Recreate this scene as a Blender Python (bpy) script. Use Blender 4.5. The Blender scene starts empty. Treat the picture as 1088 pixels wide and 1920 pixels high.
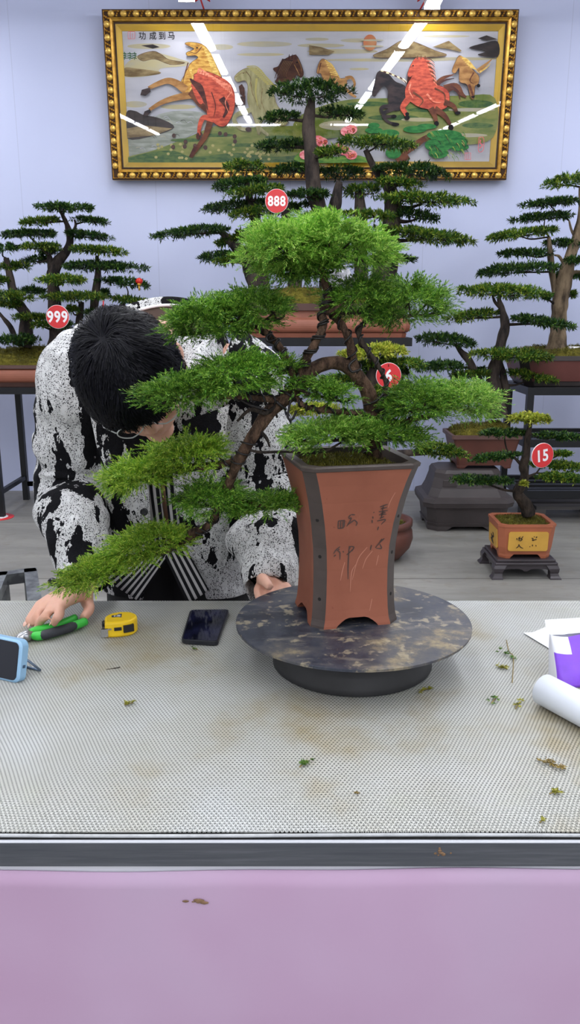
import bpy, math, random
import numpy as np
from mathutils import Vector, Matrix

# ------------------------------------------------------------------ camera, world, lights
SC = bpy.context.scene
COL = SC.collection
CAM_Z, PITCH, FPX = 1.35, math.radians(14.0), 1500.0
cam_d = bpy.data.cameras.new('camera')
cam_d.sensor_fit = 'VERTICAL'; cam_d.sensor_height = 36.0; cam_d.lens = 36.0 * FPX / 1920.0
cam_d.clip_start = 0.05; cam_d.clip_end = 100
cam = bpy.data.objects.new('camera', cam_d); COL.objects.link(cam)
cam.location = (0, 0, CAM_Z); cam.rotation_euler = (math.pi / 2 - PITCH, 0, 0)
SC.camera = cam

LAMP_STRENGTH = 40.0
WORLD_STRENGTH = 0.80
SC.view_settings.view_transform = 'Standard'
SC.view_settings.look = 'None'
SC.view_settings.gamma = 1.0
SC.view_settings.use_curve_mapping = False
SC.view_settings.exposure = 0.0
world = bpy.data.worlds.new('hall_daylight'); SC.world = world
world.use_nodes = True
bg = world.node_tree.nodes['Background']
bg.inputs[0].default_value = (0.90, 0.93, 1.0, 1); bg.inputs[1].default_value = WORLD_STRENGTH

# ------------------------------------------------------------------ pixel <-> place
CP, SP = math.cos(PITCH), math.sin(PITCH)
def ray(px, py):
    u = (px - 544.0) / FPX; v = (960.0 - py) / FPX
    return np.array((u, CP + v * SP, -SP + v * CP))
def P(px, py, Y):
    d = ray(px, py); t = Y / d[1]
    return np.array((d[0] * t, Y, CAM_Z + d[2] * t))
def PZ(px, py, z):
    d = ray(px, py); t = (z - CAM_Z) / d[2]
    return np.array((d[0] * t, d[1] * t, z))
def mpp(p):                                   # metres per pixel at a point
    return (p[1] * CP - (p[2] - CAM_Z) * SP) / FPX

# ------------------------------------------------------------------ materials
def srgb(r, g, b):
    f = lambda c: (c / 255.0 / 12.92) if c / 255.0 <= 0.04045 else ((c / 255.0 + 0.055) / 1.055) ** 2.4
    return (f(r), f(g), f(b), 1.0)
MATS = {}
class NT:
    def __init__(s, name):
        s.m = bpy.data.materials.new(name); s.m.use_nodes = True
        s.t = s.m.node_tree; s.b = s.t.nodes['Principled BSDF']; s.o = s.t.nodes['Material Output']
    def n(s, typ, **kw):
        x = s.t.nodes.new(typ)
        for k, v in kw.items():
            if k.startswith('i_'): x.inputs[k[2:].replace('_', ' ')].default_value = v
            else: setattr(x, k, v)
        return x
    def l(s, a, b): s.t.links.new(a, b)
    def coord(s, kind='Object', scale=(1, 1, 1), rot=(0, 0, 0)):
        c = s.n('ShaderNodeTexCoord'); m = s.n('ShaderNodeMapping')
        m.inputs['Scale'].default_value = scale; m.inputs['Rotation'].default_value = rot
        s.l(c.outputs[kind], m.inputs['Vector']); return m.outputs[0]
    def noise(s, vec, scale, detail=4, rough=.55):
        x = s.n('ShaderNodeTexNoise'); x.inputs['Scale'].default_value = scale
        x.inputs['Detail'].default_value = detail; x.inputs['Roughness'].default_value = rough
        if vec is not None: s.l(vec, x.inputs['Vector'])
        return x.outputs['Fac']
    def ramp(s, fac, stops, interp='LINEAR'):
        r = s.n('ShaderNodeValToRGB'); r.color_ramp.interpolation = interp
        e = r.color_ramp.elements
        while len(e) < len(stops): e.new(0.5)
        for el, (p, c) in zip(e, stops):
            el.position = p; el.color = c if len(c) == 4 else (*c, 1)
        s.l(fac, r.inputs[0]); return r.outputs[0]
    def mix(s, fac, a, b, typ='MIX'):
        x = s.n('ShaderNodeMix', data_type='RGBA', blend_type=typ)
        for sock, v in ((x.inputs[0], fac), (x.inputs[6], a), (x.inputs[7], b)):
            if hasattr(v, 'links'): s.l(v, sock)
            else: sock.default_value = v
        return x.outputs[2]
    def math(s, op, a, b=0.0, c=0.0):
        x = s.n('ShaderNodeMath', operation=op)
        for sock, v in zip(x.inputs, (a, b, c)):
            if hasattr(v, 'links'): s.l(v, sock)
            else: sock.default_value = v
        return x.outputs[0]
    def col(s, v):
        if hasattr(v, 'links'): s.l(v, s.b.inputs['Base Color'])
        else: s.b.inputs['Base Color'].default_value = v
    def bump(s, h, strength=.3, dist=.01):
        x = s.n('ShaderNodeBump'); x.inputs['Strength'].default_value = strength; x.inputs['Distance'].default_value = dist
        s.l(h, x.inputs['Height']); s.l(x.outputs[0], s.b.inputs['Normal'])
    def set(s, rough=.5, metal=0.0, spec=.5):
        s.b.inputs['Roughness'].default_value = rough; s.b.inputs['Metallic'].default_value = metal
        s.b.inputs['Specular IOR Level'].default_value = spec
BK = (0, 0, 0, 1); WH = (1, 1, 1, 1)
def pm(name, c, rough=.5, metal=0., var=0., vs=8., bump=0., bs=60., spec=.5, c2=None, stretch=(1, 1, 1)):
    if name in MATS: return MATS[name]
    k = NT(name); k.set(rough, metal, spec)
    if var or c2 or bump:
        v = k.coord(scale=stretch)
        n = k.noise(v, vs)
        if c2: k.col(k.ramp(n, [(.38, c), (.62, c2)]))
        elif var:
            a = tuple(x * (1 - var) for x in c[:3]) + (1,); b = tuple(min(1, x * (1 + var)) for x in c[:3]) + (1,)
            k.col(k.ramp(n, [(.3, a), (.7, b)]))
        else: k.col(c)
        if bump: k.bump(k.noise(v, bs), bump, .005)
    else: k.col(c)
    MATS[name] = k.m
    return k.m

def leaf_mat(name, dark, mid, light, trans=.3, ns=6.0):
    k = NT(name); k.set(.45, 0, .35)
    g = k.n('ShaderNodeNewGeometry')
    c = k.ramp(g.outputs['Random Per Island'], [(0, dark), (.5, mid), (1, light)])
    n = k.noise(k.coord(), ns, 2)
    hsv = k.n('ShaderNodeHueSaturation'); k.l(c, hsv.inputs['Color'])
    k.l(k.ramp(n, [(.3, (.65, .65, .65)), (.7, (1.3, 1.3, 1.3))]), hsv.inputs['Value'])
    k.col(hsv.outputs[0])
    tr = k.n('ShaderNodeBsdfTranslucent'); k.l(hsv.outputs[0], tr.inputs['Color'])
    mx = k.n('ShaderNodeMixShader'); mx.inputs[0].default_value = trans
    k.l(k.b.outputs[0], mx.inputs[1]); k.l(tr.outputs[0], mx.inputs[2]); k.l(mx.outputs[0], k.o.inputs['Surface'])
    MATS[name] = k.m
    return k.m
def bark_mat(name, a, b, sc=30):
    k = NT(name); k.set(.85, 0, .2)
    v = k.coord(scale=(1, 1, .35)); n = k.noise(v, sc, 6, .65)
    k.col(k.ramp(n, [(.40, a), (.60, b)])); k.bump(n, 1., .03)
    MATS[name] = k.m
    return k.m
def emit_mat(name, c, s):
    k = NT(name); k.b.inputs['Emission Color'].default_value = c; k.b.inputs['Emission Strength'].default_value = s
    k.col(c); MATS[name] = k.m
    return k.m

# ------------------------------------------------------------------ mesh collecting
ORG = {}
class MB:
    def __init__(s): s.v = []; s.f = []; s.m = []; s.n = 0; s.sm = []; s.uv = None
    def add(s, v, f, mi=0, smooth=True):
        v = np.asarray(v, float).reshape(-1, 3)
        o = s.n; s.v.append(v); s.n += len(v)
        for q in f:
            s.f.append(tuple(int(i) + o for i in q)); s.m.append(mi); s.sm.append(smooth)
        return o
    def box(s, c, d, rot=None, mi=0, bev=0.0):
        hx, hy, hz = (x / 2 for x in d)
        if bev <= 0:
            v = np.array([(x, y, z) for x in (-hx, hx) for y in (-hy, hy) for z in (-hz, hz)])
            f = [(0, 1, 3, 2), (4, 6, 7, 5), (0, 4, 5, 1), (2, 3, 7, 6), (0, 2, 6, 4), (1, 5, 7, 3)]
            sm = False
        else:
            b = min(bev, hx * .99, hy * .99, hz * .99)
            def ring(x, y, z, r, n=3):
                pts = []
                for cx, cy, a0 in ((x - r, y - r, 0), (-x + r, y - r, 90), (-x + r, -y + r, 180), (x - r, -y + r, 270)):
                    for i in range(n + 1):
                        a = math.radians(a0 + 90 * i / n)
                        pts.append((cx + r * math.cos(a), cy + r * math.sin(a), z))
                return pts
            i = b * .3
            rings = [ring(hx - b, hy - b, -hz, b * .6), ring(hx - i, hy - i, -hz + i, b), ring(hx, hy, -hz + b, b), ring(hx, hy, hz - b, b), ring(hx - i, hy - i, hz - i, b), ring(hx - b, hy - b, hz, b * .6)]
            n = len(rings[0]); v = np.array(sum(rings, []))
            f = [(k * n + j, k * n + (j + 1) % n, (k + 1) * n + (j + 1) % n, (k + 1) * n + j) for k in range(5) for j in range(n)]
            f += [tuple(range(n - 1, -1, -1)), tuple(range(5 * n, 6 * n))]
            sm = False
        if rot is not None: v = v @ np.asarray(rot, float).T
        s.add(v + np.asarray(c, float), f, mi, sm)
    def loft(s, rings, mi=0, cap0=True, cap1=True, closed=True, smooth=True, mis=None):
        n = len(rings[0]); v = np.concatenate([np.asarray(r, float) for r in rings])
        o = s.add(v, [], mi)
        for k in range(len(rings) - 1):
            for j in range(n if closed else n - 1):
                jj = (j + 1) % n
                s.f.append((o + k * n + j, o + k * n + jj, o + (k + 1) * n + jj, o + (k + 1) * n + j))
                s.m.append(mi if mis is None else mis(k, j)); s.sm.append(smooth)
        if cap0: s.f.append(tuple(o + j for j in range(n - 1, -1, -1))); s.m.append(mi if mis is None else mis(0, 0)); s.sm.append(False)
        if cap1: s.f.append(tuple(o + (len(rings) - 1) * n + j for j in range(n))); s.m.append(mi if mis is None else mis(len(rings) - 2, 0)); s.sm.append(False)
    def tube(s, pts, rad, segs=8, mi=0, cap=True, lump=0., rng=None):
        pts = np.asarray(pts, float); n = len(pts)
        rad = np.full(n, rad, float) if np.isscalar(rad) else np.asarray(rad, float)
        T = np.gradient(pts, axis=0); T /= np.linalg.norm(T, axis=1)[:, None] + 1e-9
        a = np.array((0, 0, 1.)) if abs(T[0][2]) < .9 else np.array((1., 0, 0))
        u = np.cross(T[0], a); u /= np.linalg.norm(u)
        rings = []
        ang = np.linspace(0, 2 * math.pi, segs, endpoint=False)
        ph = (rng.random(8) * 6.28) if rng is not None else np.zeros(8)
        for i in range(n):
            u = u - T[i] * np.dot(u, T[i]); u /= np.linalg.norm(u) + 1e-9
            w = np.cross(T[i], u)
            r = rad[i] * np.ones(segs)
            if lump:
                r = r * (1 + lump * (.5 * np.sin(2 * ang + ph[0] + i * .35) + .4 * np.sin(3 * ang + ph[1] - i * .5) + .35 * np.sin(5 * ang + ph[2] + i * .2) + .3 * math.sin(i * .9 + ph[3])))
            rings.append(pts[i] + (np.cos(ang) * r)[:, None] * u + (np.sin(ang) * r)[:, None] * w)
        s.loft(rings, mi, cap, cap)
    def lathe(s, prof, c=(0, 0, 0), segs=32, mi=0, sx=1., sy=1., mis=None, smooth=True):
        a = np.linspace(0, 2 * math.pi, segs, endpoint=False); c = np.asarray(c, float)
        rings = [np.stack([np.cos(a) * r * sx, np.sin(a) * r * sy, np.full(segs, z)], 1) + c for r, z in prof]
        s.loft(rings, mi, True, True, True, smooth, mis)
    def ball(s, c, r, mi=0, nu=12, nv=8, R=None):
        r = np.array((r, r, r)) if np.isscalar(r) else np.asarray(r, float)
        rings = []
        a = np.linspace(0, 2 * math.pi, nu, endpoint=False)
        for t in np.linspace(-math.pi / 2 + .12, math.pi / 2 - .12, nv):
            q = np.stack([np.cos(a) * math.cos(t), np.sin(a) * math.cos(t), np.full(nu, math.sin(t))], 1) * r
            if R is not None: q = q @ np.asarray(R, float).T
            rings.append(q + np.asarray(c, float))
        s.loft(rings, mi)
    def prism(s, poly, off, mi=0):             # poly: 3D outline, off: extrusion vector
        p = np.asarray(poly, float); n = len(p); q = p + np.asarray(off, float)
        f = [tuple(range(n))[::-1], tuple(range(n, 2 * n))] + [(j, (j + 1) % n, n + (j + 1) % n, n + j) for j in range(n)]
        s.add(np.concatenate([p, q]), f, mi, False)
    def poly(s, pts, mi=0):
        s.add(pts, [tuple(range(len(pts)))], mi, False)
    def quads(s, V, mi=0):                     # V (N,4,3)
        s.qv = getattr(s, 'qv', []); s.qv.append(np.asarray(V, float))
    def build(s, name, mat, parent=None, origin=None):
        me = bpy.data.meshes.new(name)
        V = np.concatenate(s.v) if s.v else np.zeros((0, 3))
        if parent is not None: o = ORG[parent.name]
        elif origin is not None: o = np.asarray(origin, float)
        else:
            A = V if len(V) else np.concatenate(s.qv).reshape(-1, 3)
            o = np.array(((A[:, 0].min() + A[:, 0].max()) / 2, (A[:, 1].min() + A[:, 1].max()) / 2, A[:, 2].min()))
        if getattr(s, 'qv', None):
            Q = np.concatenate(s.qv); N = len(Q)
            me.vertices.add(N * 4); me.loops.add(N * 4); me.polygons.add(N)
            me.vertices.foreach_set('co', (Q.reshape(-1, 3) - o).ravel())
            me.loops.foreach_set('vertex_index', np.arange(N * 4, dtype=np.int32))
            me.polygons.foreach_set('loop_start', np.arange(0, N * 4, 4, dtype=np.int32))
            me.update(calc_edges=True)
        else:
            me.from_pydata((V - o).tolist(), [], s.f)
            me.polygons.foreach_set('material_index', s.m)
            me.polygons.foreach_set('use_smooth', s.sm)
            if s.uv is not None:
                uvl = me.uv_layers.new(name='UVMap')
                idx = np.zeros(len(me.loops), dtype=np.int32); me.loops.foreach_get('vertex_index', idx)
                uvl.data.foreach_set('uv', np.asarray(s.uv, float)[idx].ravel())
            me.update()
        for m in (mat if isinstance(mat, (list, tuple)) else [mat]): me.materials.append(m)
        ob = bpy.data.objects.new(name, me); COL.objects.link(ob)
        if parent is not None: ob.parent = parent; ORG[ob.name] = ORG[parent.name]
        else: ob.location = o; ORG[ob.name] = o
        return ob
def tag(o, label=None, cat=None, group=None, kind=None):
    if label: o['label'] = label
    if cat: o['category'] = cat
    if group: o['group'] = group
    if kind: o['kind'] = kind
    return o
def empty(name, loc, label, cat, group=None):
    o = bpy.data.objects.new(name, None); COL.objects.link(o)
    o.empty_display_size = .05; o.location = loc; ORG[o.name] = np.asarray(loc, float)
    return tag(o, label, cat, group)
def spline(pts, n=6):
    p = np.asarray(pts, float)
    if len(p) < 3:
        t = np.linspace(0, 1, n + 1)[:, None]; return p[0] * (1 - t) + p[-1] * t
    q = np.concatenate([[2 * p[0] - p[1]], p, [2 * p[-1] - p[-2]]]); out = []
    for i in range(1, len(q) - 2):
        for t in np.linspace(0, 1, n, endpoint=False):
            a, b, c, d = q[i - 1:i + 3]
            out.append(.5 * (2 * b + (c - a) * t + (2 * a - 5 * b + 4 * c - d) * t * t + (3 * b - a - 3 * c + d) * t ** 3))
    out.append(p[-1]); return np.array(out)
def finish(o, mods):
    """apply modifiers by taking the evaluated mesh"""
    for typ, kw in mods:
        m = o.modifiers.new(typ.lower(), typ)
        for k, v in kw.items(): setattr(m, k, v)
    dg = bpy.context.evaluated_depsgraph_get(); dg.update()
    me = bpy.data.meshes.new_from_object(o.evaluated_get(dg))
    o.modifiers.clear(); old = o.data; o.data = me; me.name = o.name
    bpy.data.meshes.remove(old)
    me.polygons.foreach_set('use_smooth', [True] * len(me.polygons))
    return o
def text_mesh(body, weight=0.0, space=1.0):
    c = bpy.data.curves.new('lettering', 'FONT'); c.body = body; c.align_x = 'CENTER'; c.offset = weight; c.space_character = space; c.resolution_u = 3
    o = bpy.data.objects.new('lettering', c); COL.objects.link(o)
    dg = bpy.context.evaluated_depsgraph_get(); dg.update()
    me = bpy.data.meshes.new_from_object(o.evaluated_get(dg))
    v = np.array([x.co[:] for x in me.vertices]); f = [tuple(p.vertices) for p in me.polygons]
    bpy.data.objects.remove(o); bpy.data.curves.remove(c); bpy.data.meshes.remove(me)
    v[:, 0] -= (v[:, 0].min() + v[:, 0].max()) / 2; v[:, 1] -= (v[:, 1].min() + v[:, 1].max()) / 2
    return v, f

# ------------------------------------------------------------------ the setting
WALL_Y = 6.1
k = NT('wall_paint'); k.set(.6, 0, .3)
v = k.coord(); n = k.noise(v, .8, 3)
base = k.ramp(n, [(.3, srgb(197, 204, 234)), (.7, srgb(205, 211, 239))])
w = k.n('ShaderNodeSeparateXYZ'); k.l(v, w.inputs[0])
fr = k.math('FRACT', k.math('MULTIPLY', w.outputs[0], 1.04))
seam = k.math('LESS_THAN', fr, .006)
k.col(k.mix(k.math('MULTIPLY', seam, .25), base, srgb(150, 155, 180)))
WALLM = k.m
b = MB(); b.box((0, WALL_Y + .06, 1.75), (14, .12, 3.5))
tag(b.build('wall_back', WALLM), kind='structure')
k = NT('floor_concrete'); k.set(.55, 0, .4)
v = k.coord(scale=(.5, 2.2, 1)); n = k.noise(v, 2.2, 8, .7); n2 = k.noise(k.coord(), 14, 5)
c = k.ramp(n, [(.25, srgb(108, 107, 103)), (.5, srgb(134, 132, 127)), (.75, srgb(154, 151, 145))])
c = k.mix(k.ramp(n2, [(.55, BK), (.75, (.5, .5, .5))]), c, srgb(120, 112, 100))
w = k.n('ShaderNodeSeparateXYZ'); k.l(k.coord(), w.inputs[0])
jy = k.math('LESS_THAN', k.math('FRACT', k.math('MULTIPLY', k.math('ADD', w.outputs[1], .62), .86)), .011)
k.col(k.mix(k.math('MULTIPLY', jy, .7), c, srgb(80, 78, 74)))
k.bump(n2, .15, .004)
b = MB(); b.box((0, 1.1, -.05), (14, 10.0, .1))
tag(b.build('floor', k.m), kind='structure')
b = MB(); b.box((0, -.4, 3.75), (14, 13.0, .1))
tag(b.build('ceiling', pm('ceiling_paint', srgb(214, 216, 222), .8)), kind='structure')

# hanging strip lights: rows running from the back wall towards the viewer
LAMPM = emit_mat('lamp_diffuser', (0.93, 0.95, 1.0, 1), LAMP_STRENGTH)
LBODY = pm('lamp_body', srgb(235, 235, 238), .4)
ROWS = (-2.55, -.66, .93, 2.75)
lamp0 = None
for ri, X in enumerate(ROWS):
    for j in range(8 if ri in (0, 3) else 6):
        y1 = (5.75 if ri == 1 else 5.88) - j * 1.36; y0 = y1 - 1.24
        if lamp0 is None:
            lamp0 = empty('strip_light', (0, 0, 3.28), 'x', 'light')
            b = MB(); b.box((0, 0, 3.31), (.10, 1.24, .03)); b.box((0, -.62, 3.30), (.105, .012, .05)); b.box((0, .62, 3.30), (.105, .012, .05))
            b.build('housing', LBODY, lamp0)
            b = MB(); a = np.linspace(math.pi, 2 * math.pi, 9)
            b.loft([np.stack([np.cos(a) * .045, np.full(9, y), 3.295 + np.sin(a) * .022], 1) for y in (-.61, .61)])
            b.build('diffuser', LAMPM, lamp0)
            for y in (-.45, .45):
                b = MB(); b.tube([(0, y, 3.325), (0, y, 3.70)], .004, 6); b.build('hanger', pm('lamp_wire', srgb(120, 120, 120), .4, 1.), lamp0)
            o = lamp0
        else:
            o = lamp0.copy(); COL.objects.link(o)
            for ch in lamp0.children:
                c2 = ch.copy(); COL.objects.link(c2); c2.parent = o
        o.location = (X, (y0 + y1) / 2, 3.28)
        g = 'strip lights hung in rows'
        if ri == 2 and j == 0: lab = 'white strip light whose end shows above the gold frame, right one'
        elif ri == 1 and j == 0: lab = 'white strip light whose end peeks out above the gold frame, left one'
        else: lab = 'white strip light mirrored as a slanted bar in the picture glass'
        tag(o, lab, 'light', g)
for X in (-.62, .66):                                # one crosswise row at the far end of the hall
    o = lamp0.copy(); COL.objects.link(o)
    for ch in lamp0.children:
        c2 = ch.copy(); COL.objects.link(c2); c2.parent = o
    o.location = (X + .13, -2.75, 3.28); o.rotation_euler = (0, 0, math.pi / 2)
    tag(o, 'white strip light mirrored as a level bar in the picture glass', 'light', 'crosswise strip lights')
# ------------------------------------------------------------------ framed horse picture on the back wall
TILT = math.radians(3.7)
pb = P(580, 338, WALL_Y - .045)                      # middle of the lower edge
PN = np.array((0, -math.cos(TILT), -math.sin(TILT)))   # faces the room, leaning forward
PU = np.array((0, -math.sin(TILT), math.cos(TILT)))
def pic(px, py, off=0.):
    d = ray(px, py); o = np.array((0, 0, CAM_Z)); q = pb + PN * off
    t = np.dot(q - o, PN) / np.dot(d, PN); return o + d * t
def pl(u, v, off=0.): return pb + np.array((u, 0, 0)) + PU * v + PN * off      # local metres
PH = np.dot(pic(582, 20) - pb, PU); PW = 1.385
Z1 = lambda x, y: (180 + x * .3676, y * .3676)
Z2 = lambda x, y: (580 + x * .3676, y * .3676)
fr_root = empty('framed_picture', (0.13, WALL_Y - .03, pb[2]), 'wide gold framed picture of galloping horses hanging on the back wall', 'picture')
GOLD = pm('frame_gold', srgb(206, 160, 66), .38, .55, c2=srgb(168, 120, 42), vs=25)
GOLDB = pm('frame_gold_bead', srgb(226, 182, 88), .34, .45)
DGOLD = pm('frame_recess', srgb(62, 38, 16), .5, .5)
LINER = pm('frame_liner', srgb(226, 182, 40), .42, .15, var=.1, vs=6)
b = MB()
prof = [(0, -.02, 0), (0, .035, 1), (.012, .045, 0), (.02, .038, 1), (.062, .038, 1), (.070, .046, 0), (.078, .040, 0), (.088, .034, 0), (.094, .034, 0), (.1, .022, 1), (.118, .022, 0)]
def rect(d, off):
    d *= .70
    return [pl(-PW + d, d, off), pl(PW - d, d, off), pl(PW - d, PH - d, off), pl(-PW + d, PH - d, off)]
b.loft([rect(d, o) for d, o, m in prof], cap0=False, cap1=False, smooth=False, mis=lambda k, j: prof[k][2])
def bead_row(p0, p1, n):
    ax = (p1 - p0); L = np.linalg.norm(ax); ax /= L; up = np.cross(PN, ax)
    R = np.stack([ax, up, PN], 1)
    for i in range(n):
        c = p0 + ax * L * (i + .5) / n
        b.ball(c, (L / n * .30, .021, .020), 2, 8, 6, R)
        for s_ in (-1, 0, 1):
            q = c + ax * L / n * .5 + up * s_ * .012
            b.ball(q + ax * .006 * s_, (.008, .008, .015), 0, 6, 4, R)
bead_row(pl(-PW + .02, PH - .028, .04), pl(PW - .02, PH - .028, .04), 33)
bead_row(pl(-PW + .02, .028, .04), pl(PW - .02, .028, .04), 33)
bead_row(pl(-PW + .028, .05, .04), pl(-PW + .028, PH - .05, .04), 12)
bead_row(pl(PW - .028, .05, .04), pl(PW - .028, PH - .05, .04), 12)
b.build('frame', [GOLD, DGOLD, GOLDB], fr_root)
b = MB(); b.loft([rect(d, o) for d, o in ((.116, .020), (.13, .018), (.172, .008), (.174, .004))], cap0=False, cap1=False, smooth=False)
b.build('liner', LINER, fr_root)
# the embroidery itself
def art(name, c, c2=None, vs=14, st=(1, 1, 3)):
    return pm('thread_' + name, srgb(*c), .8, 0, c2=srgb(*c2) if c2 else None, vs=vs, spec=.2, stretch=st)
AM = [art('sky', (232, 231, 240), (216, 216, 226), 3, (.6, 1, 4)), art('hill', (188, 164, 118), (132, 108, 70), 12), art('haze', (224, 212, 166), (212, 206, 186), 6), art('grass', (128, 148, 66), (170, 172, 92), 9),
      art('deep_grass', (62, 108, 54), (110, 140, 66), 22), art('water', (166, 172, 158), (206, 210, 202), 16, (.5, 1, 3)), art('rock', (78, 66, 62), (52, 44, 44), 10), art('gold', (206, 164, 84), (158, 108, 48), 22),
      art('red', (196, 92, 70), (146, 62, 52), 22), art('dark', (58, 36, 40), (90, 56, 48), 12), art('pale', (206, 200, 150), (176, 168, 118), 12, (3, 1, 1)), art('brown', (112, 70, 52), (80, 48, 40), 12),
      art('tan', (168, 126, 80), (130, 92, 56), 12), art('black', (40, 38, 42), (66, 56, 56), 12), art('mane', (226, 142, 116), (190, 92, 72), 30), art('sun', (226, 130, 84), (222, 160, 110), 6),
      art('pine', (36, 92, 50), (60, 124, 66), 24), art('peony', (206, 92, 104), (232, 160, 160), 30), art('blossom', (214, 204, 130)), art('ink', (26, 24, 28)), art('seal', (214, 104, 110)), art('golden_mane', (222, 190, 110), (180, 140, 70), 30)]
AI = {m.name.replace('thread_', ''): i for i, m in enumerate(AM)}
b = MB(); lay = [.0015]
def ap(Z, name, pts, raw=False):
    if not raw and len(pts) > 5:                      # soften the outline, then work its edge in darker thread
        q = np.array([(x, y, 0) for x, y in pts], float); m_ = len(q); q = np.concatenate([q[-2:], q, q[:2]])
        pts = [tuple(r[:2]) for r in spline(q, 4)[8:8 + 4 * m_]]
        if name in ('gold', 'red', 'pale', 'tan', 'brown', 'hill') and m_ > 6:
            lay[0] += .00012; cx_, cy_ = np.mean(pts, axis=0); w_ = 2.2
            e = np.array(pts); t = np.roll(e, -1, 0) - np.roll(e, 1, 0); t /= np.linalg.norm(t, axis=1)[:, None] + 1e-9; nn = np.stack([t[:, 1], -t[:, 0]], 1)
            if np.sum((e - (cx_, cy_)) * nn) < 0: nn = -nn
            b.poly([pic(*Z(x, y), lay[0]) for x, y in e + nn * w_], AI['hill' if name == 'pale' else ('brown' if name == 'hill' else 'dark')])
    lay[0] += .00012
    b.poly([pic(*Z(x, y), lay[0]) for x, y in pts], AI[name])
def ell(cx, cy, rx, ry, n=14): return [(cx + rx * math.cos(i * 6.2832 / n), cy + ry * math.sin(i * 6.2832 / n)) for i in range(n)]
def stroke(Z, name, pts, w0, w1=None):
    p = spline([(x, y, 0) for x, y in pts], 5)[:, :2]; w1 = w0 if w1 is None else w1
    t = np.gradient(p, axis=0); t /= np.linalg.norm(t, axis=1)[:, None] + 1e-9; nn = np.stack([-t[:, 1], t[:, 0]], 1)
    w = np.linspace(w0, w1, len(p))[:, None] / 2
    ap(Z, name, list(map(tuple, p + nn * w)) + list(map(tuple, (p - nn * w)[::-1])), True)
b.poly([pl(-PW + .12, .12, .001), pl(PW - .12, .12, .001), pl(PW - .12, PH - .12, .001), pl(-PW + .12, PH - .12, .001)], AI['sky'])
rg = random.Random(4)
for x, y, w, h in ((270, 236, 110, 14), (200, 532, 60, 16), (420, 545, 90, 12), (640, 240, 60, 14), (860, 225, 140, 14), (840, 278, 120, 8)): ap(Z1, 'haze', ell(x, y, w, h))
for x, y, w, h in ((40, 200, 60, 8), (240, 206, 80, 10), (60, 232, 120, 10), (170, 262, 180, 12), (400, 306, 330, 8), (760, 300, 200, 8), (255, 352, 50, 6), (700, 185, 120, 6)): ap(Z2, 'haze', ell(x, y, w, h))
ap(Z1, 'haze', [(150, 330), (230, 275), (290, 262), (340, 275), (470, 315), (460, 335), (330, 350), (310, 380), (150, 392)])
ap(Z1, 'hill', [(215, 285), (290, 262), (335, 280), (372, 305), (455, 320), (380, 328), (300, 300), (240, 310)])
ap(Z1, 'hill', [(148, 345), (210, 350), (320, 365), (320, 378), (240, 388), (148, 388)])
ap(Z1, 'rock', [(230, 232), (290, 226), (325, 240), (290, 248)])
for x in (145, 172, 196): 
    stroke(Z1, 'pine', [(x, 265), (x + 4, 285), (x, 305)], 3)
    for yy in (272, 283, 294): stroke(Z1, 'pine', [(x - 12, yy + 3), (x, yy), (x + 12, yy + 4)], 4)
ap(Z1, 'water', [(160, 650), (300, 590), (420, 565), (560, 580), (570, 640), (480, 690), (400, 735), (250, 790), (165, 800)])
for i in range(46):
    x = rg.uniform(180, 540); y = rg.uniform(590, 770)
    if x / 560 + y / 900 < 1.55: stroke(Z1, rg.choice(['sky', 'rock', 'sky', 'haze']), [(x, y), (x + 18, y - 4), (x + 30, y + 10)], 3, 1)
ap(Z1, 'rock', [(155, 575), (200, 566), (240, 585), (330, 605), (400, 650), (300, 690), (158, 706)])
ap(Z1, 'hill', [(158, 655), (250, 640), (390, 655), (300, 690), (158, 704)])
ap(Z1, 'grass', [(165, 800), (300, 765), (470, 700), (620, 640), (760, 650), (1088, 655), (1088, 826), (165, 826)])
ap(Z1, 'deep_grass', [(165, 806), (290, 775), (400, 770), (500, 800), (720, 780), (900, 800), (1088, 790), (1088, 828), (165, 828)])
for (x0, y0) in ((470, 715), (620, 690), (760, 740), (950, 700)): ap(Z1, 'deep_grass', ell(x0, y0, 90, 9))
for i in range(46):
    x = rg.uniform(300, 900); y = rg.uniform(735, 815); ap(Z1, 'blossom', ell(x, y, 8, 7, 7))
for i in range(14): 
    x = rg.uniform(320, 760); y = rg.uniform(680, 760); ap(Z1, 'brown', ell(x, y, 8, 9, 7))
ap(Z2, 'hill', [(330, 290), (400, 250), (480, 205), (545, 218), (640, 258), (700, 282), (560, 292)])
ap(Z2, 'hill', [(630, 240), (712, 208), (778, 258), (770, 264), (700, 248)])
ap(Z2, 'hill', [(0, 230), (60, 240), (130, 262), (100, 280), (0, 280)])
ap(Z2, 'rock', [(815, 245), (890, 220), (962, 212), (962, 290), (860, 280), (900, 262)])
ap(Z2, 'rock', [(860, 196), (905, 180), (962, 200), (905, 207)])
ap(Z2, 'sun', ell(310, 217, 34, 41, 20)); ap(Z2, 'haze', ell(320, 205, 60, 5)); ap(Z2, 'haze', ell(320, 236, 60, 5))
ap(Z2, 'grass', [(-60, 600), (160, 515), (420, 500), (780, 488), (948, 500), (940, 700), (760, 740), (560, 720), (340, 690), (150, 700), (-60, 720)])
for x, y, w, h in ((850, 530, 90, 20), (620, 560, 120, 12), (300, 530, 110, 12), (430, 600, 130, 14), (860, 640, 80, 14)): ap(Z2, 'deep_grass', ell(x, y, w, h))
for x, y, w, h in ((830, 560, 120, 9), (560, 610, 90, 10), (150, 640, 100, 24), (800, 690, 110, 10)): ap(Z2, 'haze', ell(x, y, w, h))
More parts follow.
